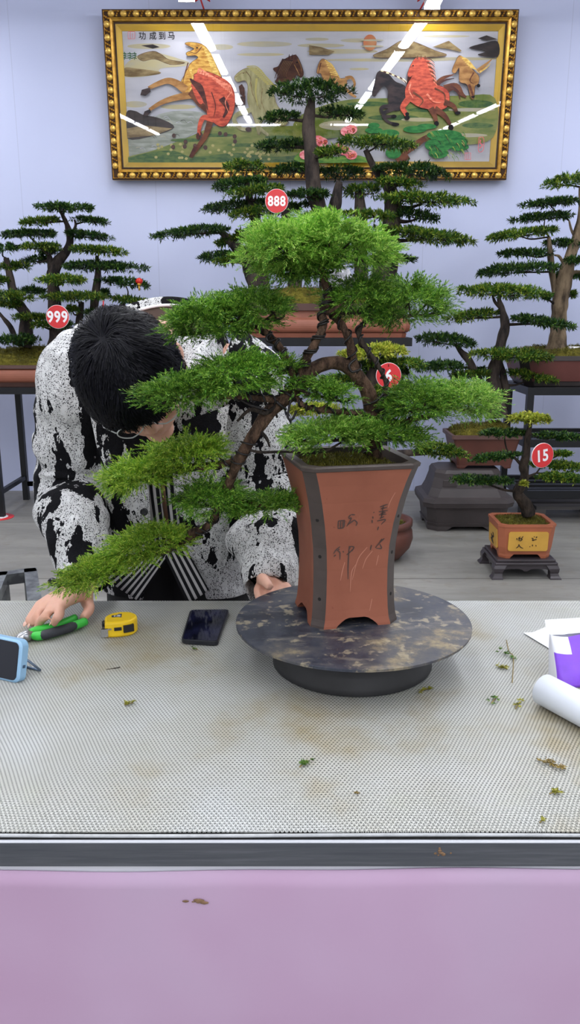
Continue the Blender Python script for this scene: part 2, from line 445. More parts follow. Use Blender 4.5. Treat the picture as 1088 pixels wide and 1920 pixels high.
# horses on the left half
ap(Z1, 'dark', [(690, 500), (762, 488), (762, 535), (715, 545)]); ap(Z1, 'brown', [(728, 440), (745, 428), (758, 450), (760, 500), (735, 480)])
ap(Z1, 'pale', [(708, 392), (745, 358), (790, 345), (820, 352), (862, 400), (900, 460), (925, 540), (980, 600), (960, 640), (900, 622), (850, 610), (832, 690), (808, 610), (775, 520), (776, 440), (760, 410), (722, 416)])
stroke(Z1, 'pale', [(790, 560), (720, 585), (706, 615), (740, 655), (790, 660)], 26, 16); stroke(Z1, 'pale', [(830, 600), (835, 650), (880, 690)], 22, 14); ap(Z1, 'dark', ell(778, 660, 16, 12, 8))
for i in range(12): stroke(Z1, 'blossom', [(770 + i * 9, 340 + i * 8), (815 + i * 9, 338 + i * 9), (850 + i * 8, 362 + i * 11)], 7, 2)
stroke(Z1, 'hill', [(790, 420), (800, 480), (840, 560)], 5, 2); stroke(Z1, 'hill', [(850, 450), (845, 520), (880, 600)], 4, 2); stroke(Z1, 'brown', [(765, 362), (790, 400), (782, 440)], 3, 1); ap(Z1, 'ink', ell(752, 372, 4, 3, 7)); stroke(Z1, 'blossom', [(820, 400), (815, 470), (825, 540)], 12, 4); stroke(Z1, 'hill', [(712, 394), (745, 372), (775, 372)], 4, 2)
ap(Z1, 'brown', [(905, 352), (930, 340), (950, 312), (1000, 285), (1028, 290), (1058, 368), (1046, 395), (1022, 382), (1012, 402), (960, 420), (915, 420), (932, 385)])
for i in range(7): stroke(Z1, 'dark', [(955 + i * 8, 300 + i), (930 + i * 6, 350 + i * 5), (912 + i * 10, 400)], 8, 3)
for i in range(6): stroke(Z1, 'tan', [(962 + i * 8, 308 + i), (940 + i * 6, 350 + i * 5), (925 + i * 10, 392)], 3, 1)
stroke(Z1, 'tan', [(1030, 300), (1046, 340), (1050, 372)], 6, 2); stroke(Z1, 'tan', [(1012, 330), (1025, 355), (1040, 385)], 4, 2); ap(Z1, 'ink', ell(1026, 318, 5, 4, 7))
for x in (985, 1000, 1018): stroke(Z1, 'dark', [(x, 300), (x + 2, 276)], 9, 2)
ap(Z1, 'gold', [(455, 224), (480, 216), (540, 226), (575, 258), (612, 330), (645, 420), (620, 560), (570, 558), (520, 520), (470, 492), (430, 442), (455, 378), (482, 325), (520, 296), (508, 282), (470, 284), (462, 270), (488, 258), (500, 246)])
for i in range(10): stroke(Z1, 'golden_mane', [(548 + i * 5, 240 + i * 13), (580 + i * 5, 268 + i * 14), (600 + i * 5, 300 + i * 15)], 9, 3)
stroke(Z1, 'brown', [(470, 320), (450, 390), (440, 440)], 6, 2); stroke(Z1, 'golden_mane', [(480, 350), (500, 420), (470, 470)], 14, 4); stroke(Z1, 'brown', [(540, 238), (512, 270), (470, 262)], 5, 2); ap(Z1, 'ink', ell(516, 244, 5, 4, 7))
stroke(Z1, 'tan', [(460, 460), (410, 425), (365, 412), (310, 430), (268, 450)], 44, 18); ap(Z1, 'black', [(275, 446), (234, 458), (226, 485), (252, 489), (280, 468)])
stroke(Z1, 'tan', [(480, 485), (400, 500), (330, 525), (272, 560)], 38, 16); ap(Z1, 'black', [(276, 556), (248, 568), (239, 592), (262, 592), (281, 572)])
ap(Z1, 'brown', [(470, 480), (500, 440), (600, 560), (580, 590), (520, 540)])
ap(Z1, 'red', [(505, 378), (560, 366), (625, 388), (682, 425), (706, 480), (704, 560), (672, 630), (640, 645), (610, 632), (572, 596), (560, 540), (520, 500), (490, 440), (500, 400)])
for i in range(13): stroke(Z1, 'mane', [(520 + i * 13, 372 + i * 5), (530 + i * 13, 350 + i * 8), (565 + i * 11, 378 + i * 9)], 12, 4)
ap(Z1, 'dark', [(478, 400), (510, 415), (545, 440), (566, 520), (572, 566), (548, 520), (515, 480), (496, 440)])
ap(Z1, 'red', [(484, 432), (500, 440), (540, 500), (545, 525), (530, 530), (510, 500)])
stroke(Z1, 'dark', [(640, 500), (670, 550), (650, 600)], 34, 10); stroke(Z1, 'dark', [(590, 470), (610, 540), (600, 600)], 5, 2); stroke(Z1, 'mane', [(690, 470), (660, 520), (680, 580)], 7, 2)
stroke(Z1, 'red', [(600, 610), (550, 600), (530, 640), (524, 690)], 32, 16); ap(Z1, 'dark', ell(520, 694, 9, 18, 8))
stroke(Z1, 'brown', [(582, 620), (560, 690), (520, 750), (490, 795)], 34, 14); ap(Z1, 'dark', [(520, 750), (500, 745), (474, 800), (492, 806)])
# horses on the right half
ap(Z2, 'tan', [(40, 372), (48, 330), (66, 302), (92, 312), (118, 345), (150, 398), (190, 402), (180, 450), (120, 425), (75, 408), (60, 375)])
for i in range(7): stroke(Z2, 'golden_mane', [(80 + i * 5, 308 + i * 12), (112 + i * 5, 326 + i * 10), (132 + i * 5, 352 + i * 9)], 7, 2)
stroke(Z2, 'tan', [(185, 400), (215, 395), (232, 425), (225, 455)], 20, 8); stroke(Z2, 'brown', [(60, 320), (50, 360), (44, 380)], 6, 2); stroke(Z2, 'tan', [(170, 440), (215, 480), (240, 495)], 20, 10)
ap(Z2, 'black', [(320, 480), (334, 420), (346, 372), (372, 360), (408, 380), (440, 415), (490, 440), (500, 500), (470, 560), (420, 560), (402, 510), (400, 460), (380, 440), (352, 470), (335, 492)])
for i in range(9): stroke(Z2, 'dark' if i % 2 else 'haze', [(365 + i * 14, 360 + i * 5), (400 + i * 12, 368 + i * 6), (440 + i * 8, 385 + i * 6)], 8, 3)
stroke(Z2, 'black', [(430, 540), (370, 550), (385, 590), (430, 594)], 24, 12); stroke(Z2, 'black', [(440, 550), (380, 580), (400, 620), (450, 634)], 22, 12); ap(Z2, 'ink', ell(440, 634, 20, 9, 8)); ap(Z2, 'ink', ell(432, 593, 14, 9, 8))
stroke(Z2, 'brown', [(640, 445), (680, 400), (738, 380)], 34, 4); stroke(Z2, 'dark', [(640, 440), (690, 410), (740, 400)], 14, 3)
stroke(Z2, 'brown', [(690, 455), (750, 440), (780, 480), (802, 496)], 44, 8); stroke(Z2, 'dark', [(720, 440), (760, 470), (770, 508)], 20, 4)
ap(Z2, 'red', [(504, 372), (520, 330), (545, 296), (588, 296), (612, 320), (632, 370), (642, 425), (690, 448), (714, 480), (708, 540), (660, 562), (610, 556), (560, 545), (520, 520), (495, 505), (492, 450), (528, 385), (518, 392), (506, 390)])
for i in range(12): stroke(Z2, 'mane' if i % 2 else 'brown', [(592 + i * 4, 296 + i * 11), (618 + i * 3, 302 + i * 12), (640 + i * 1, 322 + i * 11)], 7, 2)
for x in (552, 570, 590): stroke(Z2, 'brown', [(x, 302), (x + 2, 284)], 9, 2)
stroke(Z2, 'brown', [(530, 470), (580, 510), (560, 545)], 12, 3); stroke(Z2, 'mane', [(520, 420), (510, 460), (530, 500)], 10, 3); stroke(Z2, 'brown', [(640, 450), (690, 480), (690, 540)], 10, 3); ap(Z2, 'ink', ell(530, 335, 4, 4, 7)); stroke(Z2, 'mane', [(600, 480), (640, 520), (690, 520)], 12, 3)
stroke(Z2, 'red', [(510, 500), (478, 545), (490, 575), (500, 595)], 34, 16); ap(Z2, 'ink', ell(500, 600, 13, 12, 8)); ap(Z2, 'ink', ell(500, 582, 10, 10, 8))
stroke(Z2, 'brown', [(620, 550), (640, 590), (650, 625)], 34, 16); ap(Z2, 'ink', ell(650, 630, 12, 13, 8))
stroke(Z2, 'brown', [(640, 555), (690, 590), (720, 635)], 36, 16); ap(Z2, 'ink', ell(724, 650, 13, 15, 8))
stroke(Z2, 'brown', [(690, 520), (735, 540), (752, 570)], 30, 16); ap(Z2, 'ink', ell(758, 576, 15, 9, 8))
ap(Z2, 'tan', [(730, 362), (745, 320), (768, 284), (800, 312), (838, 360), (866, 392), (860, 430), (845, 440), (840, 498), (826, 496), (806, 432), (768, 415), (766, 345), (746, 372)])
for i in range(7): stroke(Z2, 'golden_mane', [(772 + i * 8, 288 + i * 9), (808 + i * 7, 305 + i * 8), (834 + i * 5, 330 + i * 7)], 8, 2)
stroke(Z2, 'tan', [(862, 365), (895, 335), (932, 302)], 30, 4); stroke(Z2, 'golden_mane', [(870, 368), (905, 345), (925, 325)], 10, 2); stroke(Z2, 'brown', [(840, 370), (820, 410), (840, 430)], 8, 2); ap(Z2, 'ink', ell(864, 437, 9, 9, 8)); ap(Z2, 'ink', ell(836, 492, 9, 8, 8)); stroke(Z2, 'brown', [(815, 430), (830, 470), (836, 490)], 14, 10)
# pine and peonies
stroke(Z2, 'brown', [(490, 822), (480, 780), (540, 740), (600, 700), (640, 690)], 56, 14); stroke(Z2, 'brown', [(480, 790), (450, 800), (460, 822)], 30, 20)
for x, y, w, h in ((540, 660, 60, 18), (600, 645, 50, 14), (330, 665, 45, 16), (410, 680, 50, 20), (420, 720, 60, 24), (430, 780, 40, 30), (690, 690, 90, 28), (740, 720, 70, 34), (660, 740, 70, 34), (770, 750, 45, 20), (660, 780, 50, 28), (330, 640, 30, 14)): ap(Z2, 'pine', ell(x, y, w, h, 11))
for i in range(60):
    x = rg.uniform(590, 800); y = rg.uniform(665, 800); stroke(Z2, rg.choice(['deep_grass', 'pine', 'grass', 'black']), [(x, y), (x + 10, y + 12), (x + 14, y + 26)], 4, 1)
ap(Z2, 'deep_grass', [(-60, 826), (-20, 760), (40, 770), (120, 800), (240, 790), (330, 822), (330, 828)])
for x, y in ((65, 725), (45, 715), (150, 755), (180, 768), (215, 790), (215, 660), (190, 670), (-20, 790)):
    ap(Z2, 'peony', ell(x, y, 30, 24, 10))
    for q in range(5): ap(Z2, rg.choice(['peony', 'red', 'mane']), ell(x + rg.uniform(-18, 18), y + rg.uniform(-12, 12), 9, 7, 7))
# writing and seals
for ch, x in (('功', 236), ('成', 290), ('到', 337), ('马', 384)):
    v_, f_ = text_mesh(ch, .012); c = pic(*Z1(x, 182), .004); s_ = .0135 / .35 * 1.9
    b.add([c + np.array((q[0] * s_ * .68, 0, 0)) + PU * q[1] * s_ * .68 for q in v_], f_, AI['ink'], False)
def seal(Z, x0, y0, x1, y1, w):
    for p in ([(x0, y0), (x1, y0)], [(x0, y1), (x1, y1)], [(x0, y0), (x0, y1)], [(x1, y0), (x1, y1)], [((2 * x0 + x1) / 3, y0), ((2 * x0 + x1) / 3, y1)], [((x0 + 2 * x1) / 3, y0 + 8), ((x0 + 2 * x1) / 3, y1 - 4)]): stroke(Z, 'seal', p, w)
seal(Z1, 164, 162, 198, 198, 2.2); seal(Z2, 795, 780, 824, 814, 2.2)
stroke(Z2, 'seal', [(866, 700), (890, 705), (888, 765), (864, 770), (866, 702)], 3); stroke(Z2, 'seal', [(876, 712), (872, 730), (884, 740), (870, 756)], 5)
b.build('embroidery', AM, fr_root)
k = NT('picture_glass'); k.t.nodes.remove(k.b)
tr = k.n('ShaderNodeBsdfTransparent'); gl = k.n('ShaderNodeBsdfGlossy'); gl.inputs['Roughness'].default_value = .015
fn = k.n('ShaderNodeFresnel'); fn.inputs[0].default_value = 1.5; mx = k.n('ShaderNodeMixShader')
k.l(fn.outputs[0], mx.inputs[0]); k.l(tr.outputs[0], mx.inputs[1]); k.l(gl.outputs[0], mx.inputs[2]); k.l(mx.outputs[0], k.o.inputs['Surface'])
b = MB(); b.loft([rect(.112, o) for o in (.0235, .0265)], smooth=False); b.build('glass_pane', k.m, fr_root)
b = MB(); b.prism(rect(.06, -.018), PN * .012); b.build('backing_board', pm('backing', srgb(120, 96, 66), .8), fr_root)

RED = pm('red_paper', srgb(206, 40, 44), .55)
for i, (px, pts, lab) in enumerate(((378, [(372, -14), (378, 4), (383, 19)], 'thin red ribbon tail dangling above the frame beside the left strip light'), (795, [(808, -16), (798, 0), (788, 18)], 'thin red ribbon tail dangling above the frame beside the right strip light'))):
    b = MB(); b.tube([P(x, y, 5.99) for x, y in pts], .006, 6)
    for s_ in (-1, 1): b.tube([P(px + s_ * 2, -8, 5.985), P(px + s_ * 10 + 2, -2, 5.985), P(px + 2 + s_ * 14, 3, 5.985)], [.012, .010, .003], 6)
    tag(b.build('ribbon', RED), lab, 'ribbon')

# ------------------------------------------------------------------ work bench with mesh mat and pink skirt
TZ = .75
YF = PZ(544, 1574, TZ)[1]; YB = PZ(544, 1126, TZ)[1]
bench = empty('work_bench', (0, (YF + YB) / 2, 0), 'long steel edged work bench covered by a white mesh mat', 'table')
k = NT('bench_steel'); k.set(.38, .75, .5)
n = k.noise(k.coord(scale=(.6, 1, 14)), 6, 6, .7)
c = k.ramp(n, [(.3, srgb(92, 97, 106)), (.55, srgb(112, 116, 124)), (.75, srgb(136, 140, 148))])
n2 = k.noise(k.coord(), 9, 6, .7); c = k.mix(k.ramp(n2, [(.66, BK), (.72, (.8, .8, .8, 1))]), c, srgb(74, 70, 62)); k.col(c); k.bump(n, .1, .002)
STEEL = k.m
XL, XR = -1.15, 1.25
b = MB(); b.box(((XL + XR) / 2, YF + .004, .729), (XR - XL, .008, .0312)); b.box(((XL + XR) / 2, YB - .004, .730), (XR - XL, .008, .036))
b.build('edge_bar', STEEL, bench)
b = MB(); b.box(((XL + XR) / 2, (YF + YB) / 2, .733), (XR - XL, YB - YF - .02, .014)); b.build('table_top', pm('bench_board', srgb(30, 30, 28), .75, var=.2), bench)
b = MB(); b.box(((XL + XR) / 2, YF + .012, .705), (XR - XL, .012, .026)); b.build('white_batten', pm('white_strip', srgb(226, 228, 234), .5), bench)
for x in (XL + .06, XR - .06):
    for y in (YF + .08, YB - .06):
        b = MB(); b.box((x, y, .364), (.045, .045, .728)); b.build('leg', STEEL, bench)
b = MB(); b.box(((XL + XR) / 2, YF + .0030, .7448), (XR - XL, .005, .0012)); b.build('edge_highlight', pm('lip_highlight', srgb(186, 188, 194), .45), bench)  # pale strip painting the bright highlight along the bar's top edge
# open triangular mesh mat
k = NT('mesh_mat'); k.set(.5, 0, .4)
v = k.coord(); sx = k.n('ShaderNodeSeparateXYZ')
wob = k.n('ShaderNodeTexNoise'); wob.inputs['Scale'].default_value = 4.0; wob.inputs['Detail'].default_value = 1; k.l(v, wob.inputs['Vector'])
off = k.n('ShaderNodeVectorMath', operation='MULTIPLY_ADD'); k.l(wob.outputs['Color'], off.inputs[0]); off.inputs[1].default_value = (.022, .022, 0); k.l(v, off.inputs[2])
k.l(off.outputs[0], sx.inputs[0])
A_ = .0056; H_ = A_ * .9
x_ = k.math('DIVIDE', sx.outputs[0], A_); y_ = k.math('DIVIDE', sx.outputs[1], H_)
def band(e, w):
    f = k.math('FRACT', e); d = k.math('ABSOLUTE', k.math('SUBTRACT', f, .5)); return k.math('GREATER_THAN', d, .5 - w)
hy = k.math('MULTIPLY', y_, .5)
m1 = band(k.math('ADD', x_, hy), .105); m2 = band(k.math('SUBTRACT', x_, hy), .105); m3 = band(y_, .11)
msk = k.math('MAXIMUM', k.math('MAXIMUM', m1, m2), m3)
n = k.noise(v, 3.2, 5, .6); n2 = k.noise(v, 8, 4)
c = k.ramp(n, [(.36, srgb(204, 206, 204)), (.54, srgb(194, 194, 186)), (.66, srgb(178, 168, 142)), (.8, srgb(160, 142, 112))])
c = k.mix(k.ramp(n2, [(.6, BK), (.8, (.5, .5, .5, 1))]), c, srgb(196, 200, 180)); k.col(c)
tr = k.n('ShaderNodeBsdfTransparent'); mx = k.n('ShaderNodeMixShader'); k.l(msk, mx.inputs[0]); k.l(tr.outputs[0], mx.inputs[1]); k.l(k.b.outputs[0], mx.inputs[2]); k.l(mx.outputs[0], k.o.inputs['Surface'])
MATM = k.m
RIMM = pm('mat_rim', srgb(176, 178, 180), .4, var=.15, vs=60)
b = MB(); b.box(((XL + XR) / 2, (YF + YB) / 2 + .007, TZ - .0008), (XR - XL, YB - YF - .016, .0016), mi=0)
b.tube([(x, YF + .0105 + .0012 * math.sin(x * 9), TZ - .0022) for x in np.linspace(XL, XR, 60)], .0022, 8, 1)
tag(b.build('mesh_mat', [MATM, RIMM], origin=(0, (YF + YB) / 2, TZ)), 'white open weave mesh mat spread over the work bench', 'mat')
# pink skirt
k = NT('pink_cloth'); k.set(.55, 0, .3)
v = k.coord(); n = k.noise(v, 1.6, 3)
c = k.ramp(n, [(.3, srgb(184, 146, 178)), (.55, srgb(194, 166, 194)), (.75, srgb(188, 172, 196))]); k.col(c)
k.bump(k.noise(k.coord(scale=(1, 1, .5)), 3.5, 3), .35, .03)
PINK = k.m
nx, nz = 90, 30; ztop, zbot = .7055, .03
V = np.zeros((nz, nx, 3)); xs = np.linspace(XL, XR, nx); t = np.linspace(0, 1, nz)[:, None]
V[..., 0] = xs; V[..., 2] = ztop + .0022 * np.sin(xs * 7) - .001 * np.sin(xs * 23) - t * (ztop - zbot)
V[..., 1] = YF + .003 - .006 * t ** .5 * (1 + np.sin(xs * 9 + .7)) - .004 * np.sin(xs * 4.1 + t * 5) * t - .012 * t
F = [(i * nx + j, i * nx + j + 1, (i + 1) * nx + j + 1, (i + 1) * nx + j) for i in range(nz - 1) for j in range(nx - 1)]
b = MB(); b.add(V.reshape(-1, 3), F)
sk = tag(b.build('table_skirt', PINK), 'plain pink cloth skirt hanging down the front of the work bench', 'table skirt')
finish(sk, [('SOLIDIFY', dict(thickness=.0015, offset=1))])
# dried mud marks
MUD = pm('dried_mud', srgb(132, 104, 78), .9, var=.25, vs=90)
def skirt_y(x, z):
    t_ = (ztop - z) / (ztop - zbot); return YF + .003 - .006 * t_ ** .5 * (1 + math.sin(x * 9 + .7)) - .004 * math.sin(x * 4.1 + t_ * 5) * t_ - .012 * t_
rg = random.Random(9); b = MB()
for q in range(16):
    px = 372 + rg.gauss(0, 11); py = 1697 + rg.gauss(0, 2.5); p = P(px, py, YF - .006)
    p[1] = skirt_y(p[0], p[2]) - .0015
    r_ = rg.uniform(.0012, .004); b.ball(p, (r_ * 1.5, .0007, r_ * .6), 0, 8, 4)
tag(b.build('mud_splash', MUD), 'brown dried mud splash stuck on the pink cloth skirt', 'mud')
b = MB()
for q in range(12):
    p = P(828 + rg.gauss(0, 5), 1600 + rg.gauss(0, 4), YF); p[1] = YF - .0002
    r_ = rg.uniform(.001, .0026); b.ball(p, (r_ * 1.2, .0006, r_), 0, 8, 4)
tag(b.build('mud_splash', MUD), 'small brown mud smear dried on the steel edge bar', 'mud')
# ------------------------------------------------------------------ bonsai building
LEAF_DARK = leaf_mat('podocarpus_leaf', srgb(18, 42, 26), srgb(36, 72, 32), srgb(92, 122, 44), .25, 5)
LEAF_MID = leaf_mat('podocarpus_leaf_fresh', srgb(30, 66, 28), srgb(68, 110, 36), srgb(158, 172, 62), .3, 5)
LEAF_YEL = leaf_mat('podocarpus_leaf_yellow', srgb(104, 130, 40), srgb(168, 180, 62), srgb(212, 206, 92), .3, 6)
JUN = leaf_mat('juniper_needle', srgb(36, 82, 26), srgb(94, 148, 46), srgb(166, 200, 82), .3, 9)
JUN_LIT = leaf_mat('juniper_needle_lit', srgb(66, 124, 38), srgb(130, 182, 64), srgb(196, 220, 112), .32, 9)  # lighter copy of the needle green, the lit crown painted into the colour
JUN_Y = leaf_mat('juniper_needle_yellowish', srgb(62, 112, 26), srgb(126, 168, 48), srgb(192, 206, 82), .3, 9)
BARK_P = bark_mat('podocarpus_bark', srgb(38, 34, 34), srgb(80, 70, 64), 14)
BARK_T = bark_mat('podocarpus_bark_tan', srgb(62, 52, 42), srgb(132, 114, 92), 12)
BARK_J = bark_mat('juniper_bark', srgb(58, 44, 36), srgb(120, 94, 76), 60)
BARK_D = bark_mat('dark_bark', srgb(34, 30, 28), srgb(72, 62, 54), 20)
MOSS = NT('moss'); MOSS.set(.95, 0, .1)
n = MOSS.noise(MOSS.coord(), 22, 5, .7)
MOSS.col(MOSS.ramp(n, [(.3, srgb(58, 52, 24)), (.5, srgb(92, 86, 34)), (.7, srgb(128, 120, 48))])); MOSS.bump(n, 1., .02); MOSS = MOSS.m
MOSSB = leaf_mat('moss_blade', srgb(62, 62, 24), srgb(98, 96, 34), srgb(140, 134, 52), .2, 8)
WIRE = pm('wire_black', srgb(34, 30, 30), .4, .3)

def unit(a): return a / (np.linalg.norm(a, axis=-1, keepdims=True) + 1e-9)
def blades(base, d, L, W, rng, roll=None):
    """diamond leaf blades: base (N,3), d unit (N,3), L (N,), W (N,) -> (N,4,3)"""
    a = unit(np.cross(d, np.array((0, 0, 1.)) + .35 * rng.normal(size=d.shape)))
    if roll is not None:
        w = np.cross(d, a); a = a * np.cos(roll)[:, None] + w * np.sin(roll)[:, None]
    m = base + d * (L * .45)[:, None]
    droop = np.zeros_like(base); droop[:, 2] = -.06 * L
    return np.stack([base, m + a * (W / 2)[:, None], base + d * L[:, None] + droop, m - a * (W / 2)[:, None]], 1)
def pad_points(A, B, D, T, N, rng, under=.22):
    """points and outward directions over a lens-shaped pad whose long axis runs A -> B"""
    C = (A + B) / 2; ax = (B - A) / 2; L = np.linalg.norm(ax); e = ax / L; g = unit(np.cross(np.array((0, 0, 1.)), e)); up = np.cross(e, g)
    th = rng.random(N) * 2 * math.pi; r = np.sqrt(rng.random(N)) ** .8
    wob = 1 + .13 * np.sin(3 * th + rng.random() * 6) + .10 * np.sin(5 * th + rng.random() * 6) + .07 * np.sin(9 * th + rng.random() * 6)
    s = r * np.cos(th) * wob; q = r * np.sin(th) * wob
    dome = np.sqrt(np.clip(1 - r ** 2.2, 0, 1))
    bum = .22 * np.sin(s * 7 + rng.random() * 6) * np.cos(q * 5 + rng.random() * 6)
    h = np.where(rng.random(N) < under, -.35 * dome * rng.random(N), (.65 + bum) * dome * (1 - .35 * rng.random(N) ** 2))
    p = C + np.outer(s * L, e) + np.outer(q * D, g) + np.outer(h * T, up)
    out = np.outer(s * (.5 + L * 2), e) + np.outer(q * (.5 + D * 2), g); out = unit(out) * (.25 + r[:, None])
    d = unit(out + np.outer(np.where(h > 0, .55, -.25), up) + rng.normal(size=(N, 3)) * .38)
    return p, d
def pod_leaves(A, B, D, T, N, rng, LL=.030, WW=.0078, K=10):
    p, d = pad_points(A, B, D, T, N, rng, .15)
    p = p + d * (-.020)
    P_ = np.repeat(p, K, 0); D_ = np.repeat(d, K, 0)
    along = np.tile(np.linspace(0, .020, K), N) * (LL / .032)
    dd = unit(D_ * .75 + rng.normal(size=D_.shape) * .66 + np.array((0, 0, .1)))
    return blades(P_ + D_ * along[:, None], dd, LL * rng.uniform(.7, 1.15, N * K), WW * rng.uniform(.8, 1.2, N * K), rng)
def jun_sprays(A, B, D, T, N, rng, K=21, LL=.0072, WW=.00145, SL=.024):
    M0 = max(6, N // 8)                                    # sprays gathered into small tufts
    pc, dc = pad_points(A, B, D, T, M0, rng, .22); ix = rng.integers(0, M0, N)
    off = rng.normal(size=(N, 3)) * np.array((.009, .009, .004))
    p = pc[ix] + off; d = unit(dc[ix] + off * 40 + rng.normal(size=(N, 3)) * .22 - np.array((0, 0, .12)))
    p = p - d * .012
    side = unit(np.cross(d, np.array((0, 0, 1.)) + .5 * rng.normal(size=d.shape)))
    nrm = np.cross(side, d)
    sl = SL * rng.uniform(.6, 1.25, N)
    tt = np.linspace(.08, 1, K); sg = np.where(np.arange(K) % 2 == 0, 1., -1.)
    an = np.radians(np.linspace(58, 6, K)) * sg
    base = p[:, None, :] + d[:, None, :] * (tt * 1.0)[None, :, None] * sl[:, None, None]
    base[..., 2] -= (tt ** 2 * .12)[None, :] * sl[:, None]
    dd = d[:, None, :] * np.cos(an)[None, :, None] + side[:, None, :] * np.sin(an)[None, :, None] + nrm[:, None, :] * rng.uniform(-.15, .5, (N, K, 1))
    dd = unit(dd + rng.normal(size=dd.shape) * .12)
    M = N * K
    return blades(base.reshape(M, 3), dd.reshape(M, 3), LL * rng.uniform(.75, 1.2, M) * np.tile(np.linspace(1.1, .8, K), N), np.full(M, WW), rng, rng.uniform(-.7, .7, M))

def nearest_on(trunks, q):
    best = None
    for T in trunks:
        dv = T[0] - q; cost = np.linalg.norm(dv * np.array((1, .6, 1.)), axis=1) + np.where(dv[:, 2] > .02, 1.5 * dv[:, 2], 0)
        i = int(np.argmin(cost))
        if best is None or cost[i] < best[0]: best = (cost[i], T[0][i], T[1][i])
    return best
def grow(root, trunks_px, pads_px, Y, seed, leaf='pod', bark=BARK_P, Z=lambda x, y: (x, y), zs=1., dens=1., depth=.55, bmat=None, LL=.032, segs=12, lump=.12):
    """trunks_px: lists of (x, y, r[, dY]); pads_px: (xl, yl, xr, yr, thick[, dY[, material]])"""
    rng = np.random.default_rng(seed); T3 = []
    for ti, tr in enumerate(trunks_px):
        pts = []; rr = []
        for q in tr:
            x, y = Z(q[0], q[1]); w = P(x, y, Y + (q[3] if len(q) > 3 else 0.)); pts.append(w); rr.append(q[2] * zs * mpp(w))
        sp = spline(pts, 7); n = len(sp); rs = np.interp(np.linspace(0, len(rr) - 1, n), range(len(rr)), rr)
        b = MB(); b.tube(sp, rs, segs, lump=lump, rng=rng)
        b.build('trunk', bark, root); T3.append((sp, rs))
    for q in pads_px:
        dY = q[5] if len(q) > 5 else rng.uniform(-.10, .10); m = q[6] if len(q) > 6 else (LEAF_DARK if rng.random() < .6 else LEAF_MID)
        A = P(*Z(q[0], q[1]), Y + dY); B = P(*Z(q[2], q[3]), Y + dY + rng.uniform(-.03, .03))
        C = (A + B) / 2; k_ = mpp(C); half = np.linalg.norm(B - A) / 2
        D = min(depth * half, .30); sd = (CAM_Z - C[2]) / C[1]
        th = q[4] * zs * k_; T_ = max(.5 * th, th - 1.1 * D * abs(sd))
        N = int(dens * (2600 * math.pi * half * D + 3600 * half * T_) / (LL / .032) ** 2) + 30
        b = MB(); b.quads(pod_leaves(A * .985 + B * .015, B * .985 + A * .015, D, T_, N, rng, LL))
        b.build('foliage_pad', m, root)
        nb = nearest_on(T3, C - np.array((0, 0, T_ * .2)))
        st = nb[1]; mid = st * .5 + C * .5 + np.array((rng.uniform(-.02, .02), rng.uniform(-.02, .02), -.01 + rng.uniform(-.015, .015)))
        sp = spline([st, mid, C - np.array((0, 0, T_ * .12))], 6)
        r0 = min(max(.006, nb[2] * .35), .018) * (LL / .032) ** .5
        b = MB(); b.tube(sp, np.linspace(r0, .0035, len(sp)), 7, lump=.15, rng=rng)
        e = unit(B - A)                                           # ramified twigs fanning inside the pad
        for s_ in (-.75, -.4, .4, .75):
            tip = C + e * half * s_ + np.array((0, rng.uniform(-.5, .5) * D, T_ * .05))
            b.tube(spline([C - np.array((0, 0, T_ * .12)), (C + tip) / 2 - np.array((0, 0, T_ * .1)), tip], 4), np.linspace(.0036, .0014, 9), 5)
        b.build('branch', bmat or BARK_D, root)
    return T3
def tussocks(b, pts, rng, h=.018, K=5):
    P_ = np.repeat(pts, K, 0); d = unit(rng.normal(size=P_.shape) * .7 + np.array((0, 0, .9)))
    b.quads(blades(P_, d, h * rng.uniform(.6, 1.3, len(P_)), np.full(len(P_), h * .16), rng))
def mound(root, c, hx, hy, h, seed, flat=.15, N=900, bl=.018):
    """moss-covered soil, slightly domed, filling a rectangle"""
    rng = np.random.default_rng(seed); n = 28
    u = np.linspace(-1, 1, n); X, Yy = np.meshgrid(u, u)
    f = (np.clip(1 - X ** 4, 0, 1) * np.clip(1 - Yy ** 4, 0, 1)) ** .6
    Zz = f * h * (.72 + .28 * np.sin(X * 4.2 + seed) * np.cos(Yy * 3.1 + seed)) + rng.normal(size=X.shape) * h * .03
    V = np.stack([c[0] + X * hx, c[1] + Yy * hy, c[2] + Zz], -1).reshape(-1, 3)
    b = MB(); b.add(V, [(i * n + j, i * n + j + 1, (i + 1) * n + j + 1, (i + 1) * n + j) for i in range(n - 1) for j in range(n - 1)])
    m_ = b.build('moss', MOSS, root)
    i = rng.integers(0, n * n, N); pts = V[i] + np.stack([rng.uniform(-.5, .5, N) * hx * 2 / n, rng.uniform(-.5, .5, N) * hy * 2 / n, np.zeros(N)], 1)
    pts[:, 0] = np.clip(pts[:, 0], c[0] - hx, c[0] + hx); pts[:, 1] = np.clip(pts[:, 1], c[1] - hy, c[1] + hy)
    b = MB(); tussocks(b, pts, rng, bl); g = b.build('moss_tufts', MOSSB, root); g['kind'] = 'stuff'
    return m_
def oct_ring(c, hx, hy, z, ch, yaw=0.):
    p = [(hx - ch, -hy), (hx, -hy + ch), (hx, hy - ch), (hx - ch, hy), (-hx + ch, hy), (-hx, hy - ch), (-hx, -hy + ch), (-hx + ch, -hy)]
    cy, sy = math.cos(yaw), math.sin(yaw)
    return np.array([(c[0] + x * cy - y * sy, c[1] + x * sy + y * cy, z) for x, y in p])
